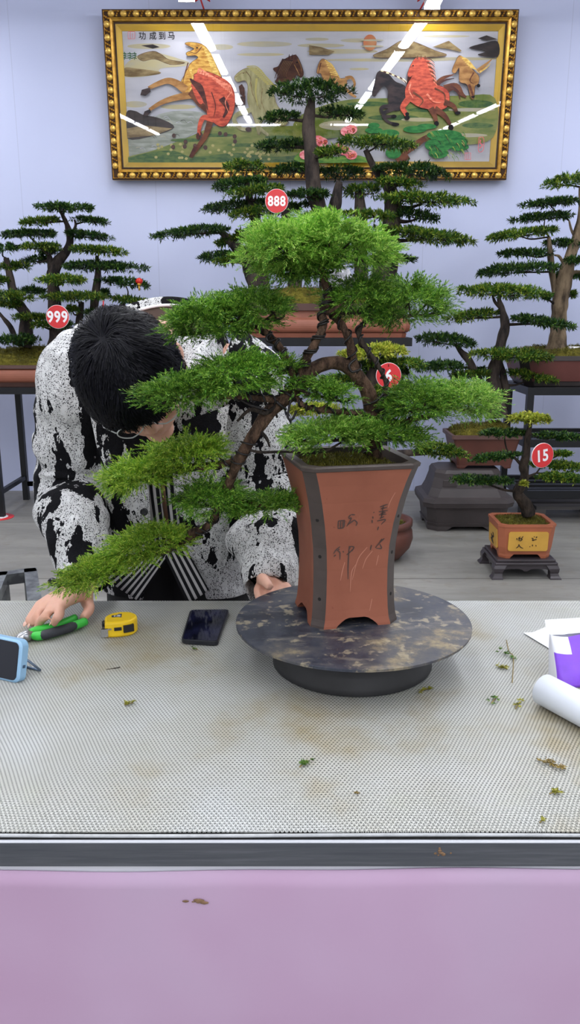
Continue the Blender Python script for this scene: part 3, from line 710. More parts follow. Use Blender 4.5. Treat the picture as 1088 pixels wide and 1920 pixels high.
def feet(b, c, hx, hy, z0, h, ch, w, mi=0, yaw=0., slope=.6):
    """four L-shaped bracket feet at the corners"""
    cy, sy = math.cos(yaw), math.sin(yaw)
    for sx_ in (-1, 1):
        for sy_ in (-1, 1):
            rings = []
            for z, ww, g in ((z0 - h, w * slope, -.002), (z0 - h * .5, w * (.5 + .5 * slope), 0), (z0 + .001, w * 1.1, 0)):
                t = min(ww, .7 * ch + .018)
                q = [(hx + g - ch, hy + g), (hx + g, hy + g - ch), (hx + g, hy - ch - ww), (hx - t, hy - ch - ww), (hx - t - .2 * ww, hy - t - .2 * ww), (hx - ch - ww, hy - t), (hx - ch - ww, hy + g)]
                if sx_ * sy_ < 0: q = q[::-1]
                rings.append(np.array([(c[0] + x * sx_ * cy - y * sy_ * sy, c[1] + x * sx_ * sy + y * sy_ * cy, z) for x, y in q]))
            b.loft(rings, mi, smooth=False)
def rect_pot(root, name, c, prof, ch, mats, yaw=0., foot=None, mis=None):
    """prof: (z, hx, hy) from the foot upward, then over the rim and down inside"""
    b = MB(); b.loft([oct_ring(c, hx, hy, z, ch, yaw) for z, hx, hy in prof], smooth=False, mis=mis)
    if foot: feet(b, c, foot[0], foot[1], prof[0][0], foot[2], ch, foot[3], foot[4] if len(foot) > 4 else 0, yaw)
    return b.build(name, mats, root)
CLAY = pm('clay_brown', srgb(146, 88, 68), .55, var=.12, vs=7, bump=.08, bs=40)
CLAY_D = pm('clay_dark_lip', srgb(92, 66, 60), .5, var=.15, vs=9)
CLAY_R = pm('clay_red', srgb(94, 54, 44), .5, var=.15, vs=6, bump=.08, bs=40)
CLAY_G = pm('clay_grey_brown', srgb(66, 59, 59), .5, var=.2, vs=5, bump=.1, bs=30)
BLKM = pm('black_metal', srgb(26, 27, 31), .4, .3, var=.2, vs=10)
# ------------------------------------------------------------------ number tags
TAGR = pm('tag_red', srgb(214, 50, 54), .4)
TAGW = pm('tag_white', srgb(248, 244, 246), .45)
def number_tag(num, px, py, dpx, Y, label, roll=0., yaw=0., hook=None, hscale=.5):
    c = P(px, py, Y); r = dpx / 2 * mpp(c)
    R = np.array(Matrix.Rotation(yaw, 3, 'Z') @ Matrix.Rotation(roll, 3, 'Y'))
    root = empty('number_tag', c, label, 'sign', 'round red number tags on the bonsai')
    loc = lambda p: c + R @ np.asarray(p, float)
    a = np.linspace(0, 2 * math.pi, 40, endpoint=False)
    b = MB(); b.loft([[loc((math.cos(t) * q, y, math.sin(t) * q)) for t in a] for q, y in ((r * .97, .004), (r, .002), (r, -.001), (r * .98, -.002))], smooth=False)
    b.build('disc', TAGR, root)
    b = MB(); b.loft([[loc((math.cos(t) * q, y, math.sin(t) * q)) for t in a] for q, y in ((r * 1.03, .0045), (r * 1.03, .0005), (r * 1.0, .0005), (r * 1.0, .0045))], cap0=False, cap1=False, smooth=False)
    b.build('rim', TAGW, root)
    v_, f_ = text_mesh(num, .03, 1.1); H = v_[:, 1].max() - v_[:, 1].min(); s_ = 2 * r * hscale / H; wx = .86
    b = MB(); b.add([loc((x * s_ * wx, -.0034, y * s_)) for x, y, _ in v_], f_, 0, False); b.build('number', TAGW, root)
    if hook is not None:
        b = MB(); b.tube(spline([loc((0, .004, r * .6)), loc((0, .02, r * .9)), hook], 5), .0016, 6); b.build('hook', WIRE, root)
    return root
ZA = lambda x, y: (280 + x * .57, 130 + y * .57)          # 888
ZB = lambda x, y: (x * .3217, 360 + y * .3217)             # 999
ZC = lambda x, y: (780 + x * .2831, 300 + y * .2831)       # right hand trees
ZD = lambda x, y: (780 + x * .2831, 680 + y * .2831)
# ---- 888: grove on the middle table
Y0 = 5.30; GZ = P(590, 566, Y0)[2]
xl, xr = P(438, 600, 5.02)[0], P(770, 600, 5.02)[0]; cx = (xl + xr) / 2; hx = (xr - xl) / 2; hy = .28
zt = P(590, 569, 5.02)[2]; z2 = P(590, 583, 5.02)[2]; z3 = P(590, 597, 5.02)[2]; z4 = P(590, 625, 5.02)[2]; z5 = P(590, 633, 5.02)[2]
g888 = empty('potted_bonsai', (cx, Y0, z5), 'tall many trunked bonsai grove in a brown tray under the gold frame, tagged 888', 'bonsai')
rect_pot(g888, 'pot', (cx, Y0), [(z5, hx - .02, hy - .02), (z4, hx - .015, hy - .015), *[((z3 + z4) / 2 - math.cos(t) * (z3 - z4) * .47, hx - .022 + .026 * math.sin(t) ** .8, hy - .022 + .026 * math.sin(t) ** .8) for t in np.linspace(0, math.pi, 11)], (z3 + .003, hx - .03, hy - .03), (z2, hx - .034, hy - .034), (z2 + .003, hx - .01, hy - .01), (zt, hx - .006, hy - .006), (zt, hx - .03, hy - .03), (zt - .05, hx - .035, hy - .035)], .03, [CLAY, CLAY_D], mis=lambda k, j: 1 if k >= 14 else 0)
mound(g888, (cx, Y0, zt - .02), hx - .034, hy - .034, .15, 3, N=2600)
grow(g888,
  [[(362, 770, 44), (358, 700, 36), (340, 645, 34), (300, 600, 20), (262, 560, 13), (235, 535, 9)], [(345, 655, 28), (352, 570, 22), (352, 500, 17), (330, 430, 14), (325, 350, 9)],
   [(478, 760, 24), (480, 650, 20), (462, 560, 19), (450, 500, 17), (452, 440, 10)], [(598, 740, 40), (596, 650, 34), (575, 520, 30), (556, 450, 26), (540, 370, 24), (528, 240, 23), (524, 170, 20), (535, 95, 12)],
   [(700, 740, 24), (694, 600, 23), (696, 480, 20), (690, 400, 14)], [(600, 480, 24), (615, 430, 20), (625, 370, 10)],
   [(768, 760, 62, .06), (772, 690, 42, .06), (790, 580, 30, .06), (800, 480, 30, .06), (790, 390, 20, .06), (738, 320, 12, .06), (712, 265, 9, .06)]],
  [(398, 88, 662, 84, 78, -.02, LEAF_DARK), (368, 168, 500, 157, 36), (560, 142, 708, 155, 36), (345, 258, 545, 250, 36), (545, 282, 650, 272, 32, -.1, LEAF_MID), (622, 236, 882, 254, 36, .02, LEAF_MID), (735, 330, 988, 352, 52), (250, 325, 388, 332, 42), (204, 395, 395, 372, 44, -.05, LEAF_DARK),
   (388, 335, 565, 330, 30), (560, 350, 705, 345, 46, .1, LEAF_DARK), (253, 418, 445, 392, 32, -.15, LEAF_MID), (735, 372, 898, 384, 30, -.1, LEAF_MID), (168, 468, 395, 442, 34), (440, 420, 600, 415, 32), (640, 405, 765, 408, 45), (760, 425, 1048, 443, 44), (258, 490, 425, 466, 36, -.12, LEAF_MID),
   (815, 475, 958, 500, 34), (18, 553, 268, 525, 30), (640, 480, 818, 487, 30, -.15, LEAF_MID), (765, 532, 1068, 576, 42), (285, 545, 350, 540, 26), (212, 580, 355, 552, 28), (162, 626, 292, 614, 28), (215, 636, 300, 630, 24), (735, 622, 875, 630, 24), (395, 478, 525, 450, 32, .1, LEAF_DARK), (500, 490, 605, 478, 26), (400, 630, 460, 640, 30), (600, 610, 690, 600, 30)],
  Y0, 11, Z=ZA, zs=.57, dens=1.0, depth=.5)
b = MB(); rng = np.random.default_rng(5)
for px, py, w, h in ((628, 545, 22, 40), (645, 540, 20, 34), (660, 548, 16, 24), (640, 556, 34, 20)):
    p = P(px, py, 5.18); m_ = mpp(p); q = MB(); q.ball(p, (w * m_, .07, h * m_), 0, 14, 10); v_ = q.v[0]
    v_ = p + (v_ - p) * (1 + .22 * rng.normal(size=(len(v_), 1))); b.add(v_, q.f, 0, False)
tag(b.build('scholar_rock', pm('grey_rock', srgb(196, 196, 200), .8, c2=srgb(140, 140, 146), vs=14, bump=.6, bs=30)), 'jagged pale grey rock standing among the trunks of the bonsai tagged 888', 'rock')
number_tag('888', 519, 377, 42, 5.02, 'round red tag reading 888 on the grove under the gold frame', hook=P(500, 362, 5.2), hscale=.44)
# its stand
tb = empty('display_table', (cx, 5.3, 0), 'black metal table carrying the bonsai grove tagged 888', 'table')
zt_ = z5; xa, xb = P(470, 640, 5.0)[0] - .05, P(772, 640, 5.0)[0]
b = MB()
for y in (4.99, 5.60): b.box(((xa + xb) / 2, y, zt_ - .025), (xb - xa, .04, .05))
for x in (xa + .02, xb - .02): b.box((x, 5.295, zt_ - .025), (.04, .62, .05))
for x in np.linspace(xa + .12, xb - .12, 9): b.box((x, 5.295, zt_ - .012), (.05, .62, .018))
b.build('table_frame', BLKM, tb)
for x in (P(519, 660, 4.99)[0], xb - .16):
    for y in (4.99, 5.60): b = MB(); b.box((x, y, (zt_ - .05) / 2), (.055, .045, zt_ - .05)); b.build('leg', BLKM, tb)
b = MB(); b.tube([P(566, 696, 5.02), P(628, 746, 5.3)], .02, 4); b.tube([P(519, 660, 5.02) * 1., P(566, 696, 5.02)], .02, 4); b.build('brace', BLKM, tb)

# ---- 999: grove on the left table
Y0 = 5.50; xl, xr = -3.05, -1.42; cx = (xl + xr) / 2; hx = (xr - xl) / 2; hy = .22; yf = Y0 - hy
zt = P(60, 685, yf)[2]; z2 = P(60, 692, yf)[2]; z4 = P(60, 718, yf)[2]; z5 = P(60, 726, yf)[2]
g999 = empty('potted_bonsai', (cx, Y0, z5), 'wide bonsai grove in a reddish tray at the left wall, tagged 999', 'bonsai')
rect_pot(g999, 'pot', (cx, Y0), [(z5, hx - .05, hy - .03), (z4, hx - .03, hy - .02), *[((z2 + z4) / 2 - math.cos(t) * (z2 - z4) * .48, hx - .02 + .026 * math.sin(t) ** .8, hy - .02 + .026 * math.sin(t) ** .8) for t in np.linspace(0, math.pi, 11)], (z2 + .002, hx + .004, hy + .004), (zt, hx + .004, hy + .004), (zt, hx - .02, hy - .02), (zt - .05, hx - .03, hy - .03)], .05, [CLAY, CLAY_D], mis=lambda k, j: 1 if k == 0 or k >= 12 else 0)
mound(g999, (cx, Y0, zt - .02), hx - .02, hy - .02, .15, 8, N=3200)
grow(g999,
  [[(328, 900, 48), (326, 830, 40), (322, 720, 38), (314, 600, 37), (308, 500, 35), (330, 420, 32), (385, 350, 26), (408, 280, 20), (398, 220, 17), (382, 170, 14), (350, 105, 8)], [(308, 500, 26), (296, 420, 20), (285, 360, 12)],
   [(140, 900, 46), (150, 800, 36), (150, 720, 34), (115, 660, 30), (78, 590, 26), (58, 490, 22), (35, 385, 15)], [(100, 880, 16), (62, 790, 15), (20, 735, 11), (-20, 690, 8)], [(425, 920, 26), (448, 820, 22), (466, 730, 20), (475, 640, 14)],
   [(545, 850, 24), (548, 720, 22), (555, 600, 24), (572, 470, 20), (565, 375, 10)], [(640, 800, 24, .05), (668, 720, 20, .05), (705, 670, 16, .05), (735, 630, 9, .05)], [(408, 270, 12), (440, 200, 8), (435, 160, 5)]],
  [(205, 92, 548, 102, 46), (112, 188, 355, 165, 36), (435, 160, 638, 182, 34), (-10, 255, 342, 245, 40), (375, 245, 638, 275, 48), (-80, 338, 115, 332, 46), (112, 328, 362, 325, 42, -.1, LEAF_MID), (225, 362, 362, 350, 36, .08, LEAF_DARK), (412, 335, 742, 358, 44), (132, 408, 288, 395, 32, .1, LEAF_DARK), (348, 440, 824, 447, 54, -.02, LEAF_DARK),
   (-20, 442, 178, 440, 46), (212, 522, 515, 520, 50, -.15, LEAF_MID), (585, 522, 880, 552, 48), (100, 582, 280, 585, 34, .1, LEAF_DARK), (-100, 612, 192, 622, 54, -.12, LEAF_MID), (262, 618, 635, 615, 42, -.15, LEAF_MID), (565, 592, 640, 590, 26), (640, 622, 970, 668, 34), (-30, 662, 125, 660, 32), (75, 732, 295, 735, 28, -.1, LEAF_MID), (175, 778, 305, 776, 28, -.1, LEAF_MID), (-20, 872, 235, 870, 56, -.08, LEAF_DARK), (388, 690, 455, 690, 36), (335, 790, 432, 780, 38), (488, 712, 565, 720, 40), (-60, 522, 45, 520, 40)],
  Y0, 21, Z=ZB, zs=.3217, dens=1.0, depth=.5)
number_tag('999', 108, 594, 42, 5.22, 'round red tag reading 999 on the grove at the left wall', hook=P(110, 566, 5.42), hscale=.52)
# little hanging ornaments on that grove
orn = empty('hanging_charm', P(192, 612, 5.24), 'orange charm with a yellow flower top hanging on a red string beside the hair', 'ornament')
b = MB(); rng = np.random.default_rng(2)
for i in range(26):
    p = P(193 + rng.uniform(-11, 11), 594 + rng.uniform(-4, 5), 5.24 + rng.uniform(-.02, .02)); b.ball(p, .014, 0, 6, 4)
b.build('flower_top', pm('charm_yellow', srgb(244, 206, 44), .6), orn)
b = MB(); c_ = P(189, 611, 5.24); b.ball(c_, (.042, .035, .045), 0, 12, 8); b.build('bead', pm('charm_orange', srgb(196, 140, 96), .4), orn)
b = MB(); b.tube([P(193, 592, 5.24), P(194, 564, 5.30)], .004, 6); b.build('string', RED, orn)
orn = empty('gourd_charm', P(261, 536, 5.35), 'tiny shiny red gourd charm clipped on a branch tip above the hair', 'ornament')
b = MB(); c_ = P(261, 527, 5.35); b.ball(c_, (.024, .022, .02), 0, 10, 8); b.build('upper_bulb', pm('charm_red', srgb(206, 44, 32), .15), orn)
b = MB(); c_ = P(261, 533, 5.35); b.ball(c_, (.015, .015, .012), 0, 10, 8); b.ball(P(261, 540, 5.35), (.006, .006, .018), 0, 6, 6); b.build('gold_band', pm('charm_gold', srgb(226, 176, 70), .25, .9), orn)
tb = empty('display_table', (cx, 5.53, 0), 'black metal table at the left wall carrying the grove tagged 999', 'table')
b = MB()
for y in (5.275, 5.80): b.box((cx, y, z5 - .022), (1.75, .04, .044))
for x in np.linspace(cx - .85, cx + .85, 8): b.box((x, 5.54, z5 - .022), (.04, .56, .042))
b.box((cx, 5.54, z5 - .006), (1.70, .50, .012)); b.build('table_frame', BLKM, tb)
for x in (-2.95, -1.96, -1.30):
    for y in (5.275, 5.80): b = MB(); b.box((x, y, (z5 - .04) / 2), (.04, .04, z5 - .04)); b.build('leg', BLKM, tb)
for x in (-2.95, -1.96, -1.30): b = MB(); b.box((x, 5.54, .17), (.028, .56, .03)); b.build('stretcher', BLKM, tb); b = MB(); b.box((-1.63, 5.80, .12), (.66, .03, .03)); b.build('rear_rail', BLKM, tb)
b = MB(); c_ = np.array((-1.98, 5.265, .004)); b.lathe([(.001, 0), (.10, 0), (.10, .004), (.001, .004)], c_ - (0, 0, .004), 28)
b.lathe([(.052, .0042), (.062, .0042), (.062, .0052), (.052, .0052)], c_ - (0, 0, .004), 28, 1)
tag(b.build('floor_disc', [TAGR, TAGW]), 'red round tag with a white ring lying flat under the left table leg', 'sign')

# ---- tall tree on the right stand
Y0 = 5.36; xl = P(974, 690, 5.13)[0]; xr = xl + .80; cx = (xl + xr) / 2; hx = .40; hy = .23
zt = P(1040, 668, 5.13)[2]; z1 = P(1040, 716, 5.13)[2]
gR = empty('potted_bonsai', (cx, Y0, z1 - .03), 'tall thick trunked bonsai in a dark reddish pot on the right hand black stand', 'bonsai')
POTR = pm('clay_oxblood', srgb(104, 56, 50), .5, var=.15, vs=6)
rect_pot(gR, 'pot', (cx, Y0), [(z1 - .03, hx - .07, hy - .05), (z1 - .005, hx - .055, hy - .04), (z1, hx - .05, hy - .035), (zt - .03, hx - .012, hy - .01), (zt - .028, hx, hy), (zt, hx, hy), (zt, hx - .025, hy - .025), (zt - .05, hx - .03, hy - .03)], .05, [POTR, CLAY_G], mis=lambda k, j: 1 if k != 2 or j in (6, 0) else 0)
mound(gR, (cx, Y0, zt - .01), hx - .03, hy - .03, .07, 4, N=1400)
grow(gR,
  [[(925, 1300, 92), (935, 1230, 66), (942, 1140, 50), (948, 1040, 50), (955, 950, 54), (975, 820, 52), (1010, 690, 44), (1055, 540, 30), (1082, 430, 22), (1092, 320, 16), (1090, 180, 10)], [(930, 900, 22), (908, 780, 22), (892, 640, 20), (882, 510, 12)], [(1000, 760, 22), (1080, 745, 14), (1150, 760, 8)], [(985, 690, 12), (950, 640, 9), (920, 630, 6)], [(1060, 520, 10), (1030, 460, 8), (1015, 400, 5)]],
  [(840, 185, 1160, 130, 86, 0, LEAF_MID), (698, 312, 1085, 272, 58), (652, 402, 1058, 370, 56), (450, 530, 935, 470, 62, 0, LEAF_MID), (845, 560, 1160, 560, 48), (542, 628, 905, 620, 46, 0, LEAF_DARK), (390, 762, 938, 715, 74, -.1), (980, 668, 1160, 668, 40), (900, 770, 1160, 772, 36, .05, LEAF_DARK), (840, 918, 905, 912, 30), (1020, 890, 1060, 905, 36)],
  Y0, 31, Z=ZC, zs=.2831, dens=1.1, depth=.42, bark=BARK_T)
b = MB(); b.box(P(1080, 656, 5.28) + np.array((.03, 0, .004)), (.16, .06, .035), bev=.01)
tag(b.build('white_stone', TAGW), 'small white block lying on the moss of the thick trunked bonsai', 'stone')
tb = empty('display_stand', (1.58 + .5, 5.36, 0), 'black metal shelf stand with three tiers at the right wall', 'stand')
xa = P(993, 760, 5.10)[0]; xb = xa + 1.05; zt_ = z1 - .03
for z, nm in ((zt_ - .025, 'shelf_frame'), (.535, 'shelf_frame'), (.20, 'shelf_frame')):
    b = MB()
    for y in (5.10, 5.60): b.box(((xa + xb) / 2, y, z), (xb - xa, .04, .05))
    for x in (xa, xb): b.box((x, 5.35, z), (.04, .54, .05))
    for y in (5.23, 5.36, 5.49): b.box(((xa + xb) / 2, y, z + (.012 if z > .6 else 0)), (xb - xa, .04, .022))
    b.build(nm, BLKM, tb)
for x in (xa, xb):
    for y in (5.10, 5.60): b = MB(); b.box((x, y, zt_ / 2), (.042, .042, zt_ - .002)); b.build('leg', BLKM, tb)
b = MB()
WOODD = pm('weathered_board', srgb(84, 80, 78), .7, c2=srgb(58, 56, 58), vs=5, stretch=(.4, 4, 4))
for y in np.linspace(5.22, 5.50, 3): b.box(((xa + xb) / 2 + .06, y, .085), (.93, .085, .022))
for x in (xa + .15, xa + .55, xa + .95): b.box((x, 5.36, .037), (.07, .36, .074))
tag(b.build('pallet', WOODD), 'dark weathered slatted board lying on the floor under the right stand', 'pallet')

# ---- forked tree in a brown rectangular pot on the stacked dark pots
yf = 4.96; xl = P(848, 830, yf)[0]; xr = P(981, 830, yf)[0]; hx = (xr - xl) / 2; cx = (xl + xr) / 2; hy = .17; Y0 = yf + hy
zt = P(900, 817, yf)[2]; z1 = P(900, 875, yf)[2]
gM = empty('potted_bonsai', (cx, Y0, z1 - .02), 'forked trunk bonsai in a rectangular brown pot set on upturned dark pots', 'bonsai')
rect_pot(gM, 'pot', (cx, Y0), [(z1, hx - .05, hy - .04), (z1 + .012, hx - .048, hy - .038), (zt - .026, hx - .014, hy - .012), (zt - .024, hx, hy), (zt, hx, hy), (zt, hx - .018, hy - .018), (zt - .05, hx - .02, hy - .02)], .012, [CLAY_R, CLAY_D], foot=(hx - .05, hy - .04, .02, .05), mis=lambda k, j: 1 if k in (3, 4) else 0)
mound(gM, (cx, Y0, zt - .02), hx - .02, hy - .02, .09, 6, N=1200)
ZE = lambda x, y: ZC(x, y)
grow(gM,
  [[(545, 1700, 70), (525, 1560, 50), (510, 1430, 42), (545, 1300, 38), (572, 1190, 34), (592, 1090, 30), (575, 1000, 22), (552, 930, 14), (560, 880, 8)], [(520, 1600, 30), (455, 1520, 30), (400, 1420, 26), (345, 1320, 26), (300, 1270, 18), (262, 1220, 11)], [(580, 1000, 14), (525, 940, 10), (505, 880, 6)], [(570, 1640, 40, .05), (600, 1560, 30, .05), (580, 1440, 24, .05), (565, 1340, 12, .05)]],
  [(288, 875, 855, 902, 88, 0, LEAF_MID), (204, 1064, 548, 1020, 62), (615, 1048, 1042, 1112, 54), (5, 1190, 412, 1232, 82, 0, LEAF_DARK), (-20, 1385, 352, 1370, 66), (375, 1292, 920, 1312, 74, -.1), (215, 1440, 500, 1420, 48), (590, 1405, 935, 1470, 46), (390, 1410, 470, 1400, 36)],
  Y0, 41, Z=ZE, zs=.2831, dens=1.1, depth=.48)
b = MB(); q = P(885, 792, Y0 - .06)
# lower dark pot and the upturned one above it
DK = CLAY_G; yfd = 4.87
xl = P(797, 960, yfd)[0]; xr = P(966, 960, yfd)[0]; hx2 = (xr - xl) / 2; cx2 = (xl + xr) / 2; hy2 = .23; Yc = yfd + hy2
zlip = P(880, 944, yfd)[2]
d1 = empty('stacked_pot', (cx2, Yc, 0), 'large empty dark brown pot standing upright on the floor', 'pot', 'stacked empty dark pots')
rect_pot(d1, 'pot_body', (cx2, Yc), [(.03, hx2 - .035, hy2 - .035), (.05, hx2 - .028, hy2 - .028), (.052, hx2 - .036, hy2 - .036), (zlip - .04, hx2 - .022, hy2 - .022), (zlip - .032, hx2, hy2), (zlip - .004, hx2 + .006, hy2 + .006), (zlip - .003, hx2 - .02, hy2 - .02), (zlip - .1, hx2 - .04, hy2 - .04)], .055, DK, foot=(hx2 - .035, hy2 - .035, .03, .09))
ztp = z1 - .022
d2 = empty('stacked_pot', (cx2, Yc, zlip), 'large dark pot turned upside down on top of the upright dark pot', 'pot', 'stacked empty dark pots')
rect_pot(d2, 'pot_body', (cx2, Yc), [(zlip - .0025, hx2 + .006, hy2 + .006), (zlip + .022, hx2, hy2), (zlip + .03, hx2 - .03, hy2 - .03), (zlip + .08, hx2 - .052, hy2 - .052), (ztp - .05, hx2 - .072, hy2 - .065), (ztp - .02, hx2 - .074, hy2 - .068), (ztp, hx2 - .086, hy2 - .08)], .055, DK)
for s_ in (-1, 1):
    b = MB(); b.box((cx2 + s_ * (hx2 - .16), yfd + .058, zlip + .115), (.09, .012, .05), bev=.005); b.build('foot_scroll', DK, d2)

# ---- 6: small tree in a round brown pot behind the main pot
Y0 = 4.36; c6 = P(705, 1042, Y0); c6[2] = 0
g6 = empty('potted_bonsai', (c6[0], Y0, 0), 'low bonsai in a round brown pot behind the main pot, tagged 6', 'bonsai')
b = MB(); b.lathe([(.12, 0), (.14, .01), (.19, .07), (.205, .12), (.20, .165), (.185, .19), (.20, .195), (.20, .225), (.175, .225), (.17, .18)], (c6[0], Y0, 0), 40); b.build('pot', CLAY_R, g6)
b = MB(); b.lathe([(.17, .19), (.12, .215), (.05, .23), (.005, .235)], (c6[0], Y0, 0), 28); b.build('moss', MOSS, g6)
rng = np.random.default_rng(3); a = rng.random(400) * 6.28; r_ = np.sqrt(rng.random(400)) * .16
b = MB(); tussocks(b, np.stack([c6[0] + np.cos(a) * r_, Y0 + np.sin(a) * r_, .235 - r_ * .25], 1), rng); o = b.build('moss_tufts', MOSSB, g6); o['kind'] = 'stuff'
grow(g6, [[(706, 985, 22), (700, 920, 18), (692, 850, 17), (700, 770, 16), (694, 720, 14), (700, 690, 8)], [(700, 760, 10), (735, 730, 7), (760, 700, 4)], [(695, 860, 10), (760, 850, 7), (810, 848, 4)]],
  [(636, 668, 768, 660, 26, -.05, LEAF_YEL), (684, 686, 800, 684, 22, 0, LEAF_MID), (602, 716, 690, 712, 20, 0, LEAF_MID), (640, 690, 700, 700, 34, .05, LEAF_DARK), (700, 735, 780, 728, 30, -.1, LEAF_MID), (775, 842, 872, 856, 32, -.05, LEAF_MID), (535, 772, 640, 768, 22, -.05, LEAF_YEL), (720, 700, 770, 705, 26, .05, LEAF_DARK)],
  Y0, 51, dens=1.2, depth=.55, LL=.026)
number_tag('6', 729, 704, 46, 3.96, 'round red tag reading 6 showing behind a wired juniper branch', hook=P(728, 690, 4.3), hscale=.52)

# ---- 15: small tree in a panelled clay pot on a carved stand
yf = 3.985; xl = P(936, 1000, yf)[0]; xr = P(1046, 1000, yf)[0]; cx = (xl + xr) / 2; hx = (xr - xl) / 2; hy = .135; Y0 = yf + hy
zt = P(990, 985, yf)[2]; z1 = P(990, 1049, yf)[2]
g15 = empty('potted_bonsai', (cx, Y0, z1), 'small curved trunk bonsai in an orange clay pot with yellow panels, tagged 15', 'bonsai')
ORC = pm('clay_orange', srgb(168, 96, 66), .5, var=.08, vs=10)
fh = .022
rect_pot(g15, 'pot', (cx, Y0), [(z1 + fh, hx - .018, hy - .018), (z1 + .06, hx - .012, hy - .012), (zt - .014, hx - .003, hy - .003), (zt - .012, hx, hy), (zt, hx, hy), (zt - .001, hx - .022, hy - .022), (zt - .03, hx - .024, hy - .024)], .028, ORC, foot=(hx - .018, hy - .018, fh, .04))
def face15(u, h, off=.0015):                      # front face point, u across, h up from the foot
    return np.array((cx + u, Y0 - hy + .010 - (h / .18) * .009 - off, z1 + h))
PAN = pm('panel_yellow', srgb(206, 158, 66), .5, var=.08, vs=12)
def rrect(hw, hh, r, n=5): return [(sx * (hw - r) + r * math.cos(t), sy * (hh - r) + r * math.sin(t)) for sx, sy, a0 in ((1, 1, 0), (-1, 1, 90), (-1, -1, 180), (1, -1, 270)) for t in [math.radians(a0 + 90 * i / n) for i in range(n + 1)]]
hc = (z1 + zt) / 2 - z1 + .004
b = MB(); b.prism([face15(.004 + x * (1 + .0 * y), hc + y, -.002) for x, y in rrect(.103, .052, .012)], (0, -.006, 0)); b.build('panel', PAN, g15)
b = MB(); q = [(cx - hx + .012 - (y + hc) / .18 * .009 + .003, Y0 + x, z1 + hc + y) for x, y in rrect(.085, .052, .012)]; b.prism(q, (-.006, 0, 0)); b.build('panel', PAN, g15)
INK = pm('brush_ink', srgb(42, 30, 22), .6)
def brush(b, f, pts, w):
    p = spline([(x, y, 0) for x, y in pts], 4)[:, :2]; t = np.gradient(p, axis=0); t /= np.linalg.norm(t, axis=1)[:, None] + 1e-9
    nn = np.stack([-t[:, 1], t[:, 0]], 1); w_ = w * (.35 + .65 * np.sin(np.linspace(.5, 2.9, len(p))))[:, None] / 2
    A_ = [f(*q) for q in p + nn * w_]; B_ = [f(*q) for q in p - nn * w_]
    n_ = len(p); b.add(np.array(A_ + B_), [(i, i + 1, n_ + i + 1, n_ + i) for i in range(n_ - 1)], 0, False)
b = MB(); k15 = .206 / 520.                        # panel drawing units, traced from the panel itself
f15 = lambda x, y: face15(.004 + (x - 630) * k15, hc - (y - 512) * k15, .0066)
for s_ in ([(470, 460), (482, 490)], [(498, 450), (505, 485)], [(515, 440), (500, 500)], [(555, 435), (530, 470), (515, 465)], [(530, 470), (545, 480), (520, 500), (510, 490)],
           [(510, 545), (500, 580), (472, 600)], [(508, 552), (530, 585), (570, 604)], [(695, 440), (705, 448)], [(720, 450), (735, 445), (725, 460)], [(665, 462), (690, 465)], [(735, 480), (705, 485), (680, 500)], [(690, 470), (680, 490), (700, 495)], [(650, 575), (658, 585)], [(685, 550), (690, 575)], [(728, 558), (738, 575)]): brush(b, f15, s_, 12)
f15l = lambda x, y: np.array((cx - hx + .010 - (hc - y) / .18 * .007 - .0065 + .003, Y0 + x, z1 + hc + y))
for s_ in ([(.02, .03), (-.01, .01), (-.03, -.005)], [(.03, .0), (.0, -.01), (-.02, .0)], [(.03, -.02), (0, -.028), (-.03, -.04)], [(.01, -.01), (.0, -.035)]): brush(b, f15l, s_, .012)
b.build('inscription', INK, g15)
mound(g15, (cx, Y0, zt - .015), hx - .026, hy - .026, .022, 9, N=700, bl=.012)
grow(g15, [[(748, 1010, 48), (738, 960, 40), (700, 900, 40), (672, 862, 34), (705, 800, 30), (722, 740, 28), (712, 680, 27), (735, 600, 25), (738, 500, 22), (755, 430, 14), (760, 390, 8)], [(712, 690, 13), (665, 640, 9), (630, 610, 5)], [(725, 760, 14), (770, 745, 9), (800, 730, 5)]],
  [(602, 378, 908, 385, 78, 0, LEAF_YEL), (425, 470, 745, 470, 52), (785, 482, 1110, 500, 52), (355, 645, 685, 606, 48), (880, 600, 1038, 606, 32), (745, 670, 1140, 696, 56), (215, 776, 645, 788, 66), (795, 762, 1140, 772, 72), (690, 800, 740, 800, 22, -.1, LEAF_YEL)],
  Y0, 61, Z=ZD, zs=.2831, dens=1.1, depth=.5, LL=.022, bark=BARK_D)
number_tag('15', 1018, 854, 46, 3.92, 'round red tag reading 15 on the small bonsai on the carved stand', roll=-.12, yaw=.3, hook=P(1000, 845, 4.08), hscale=.5)
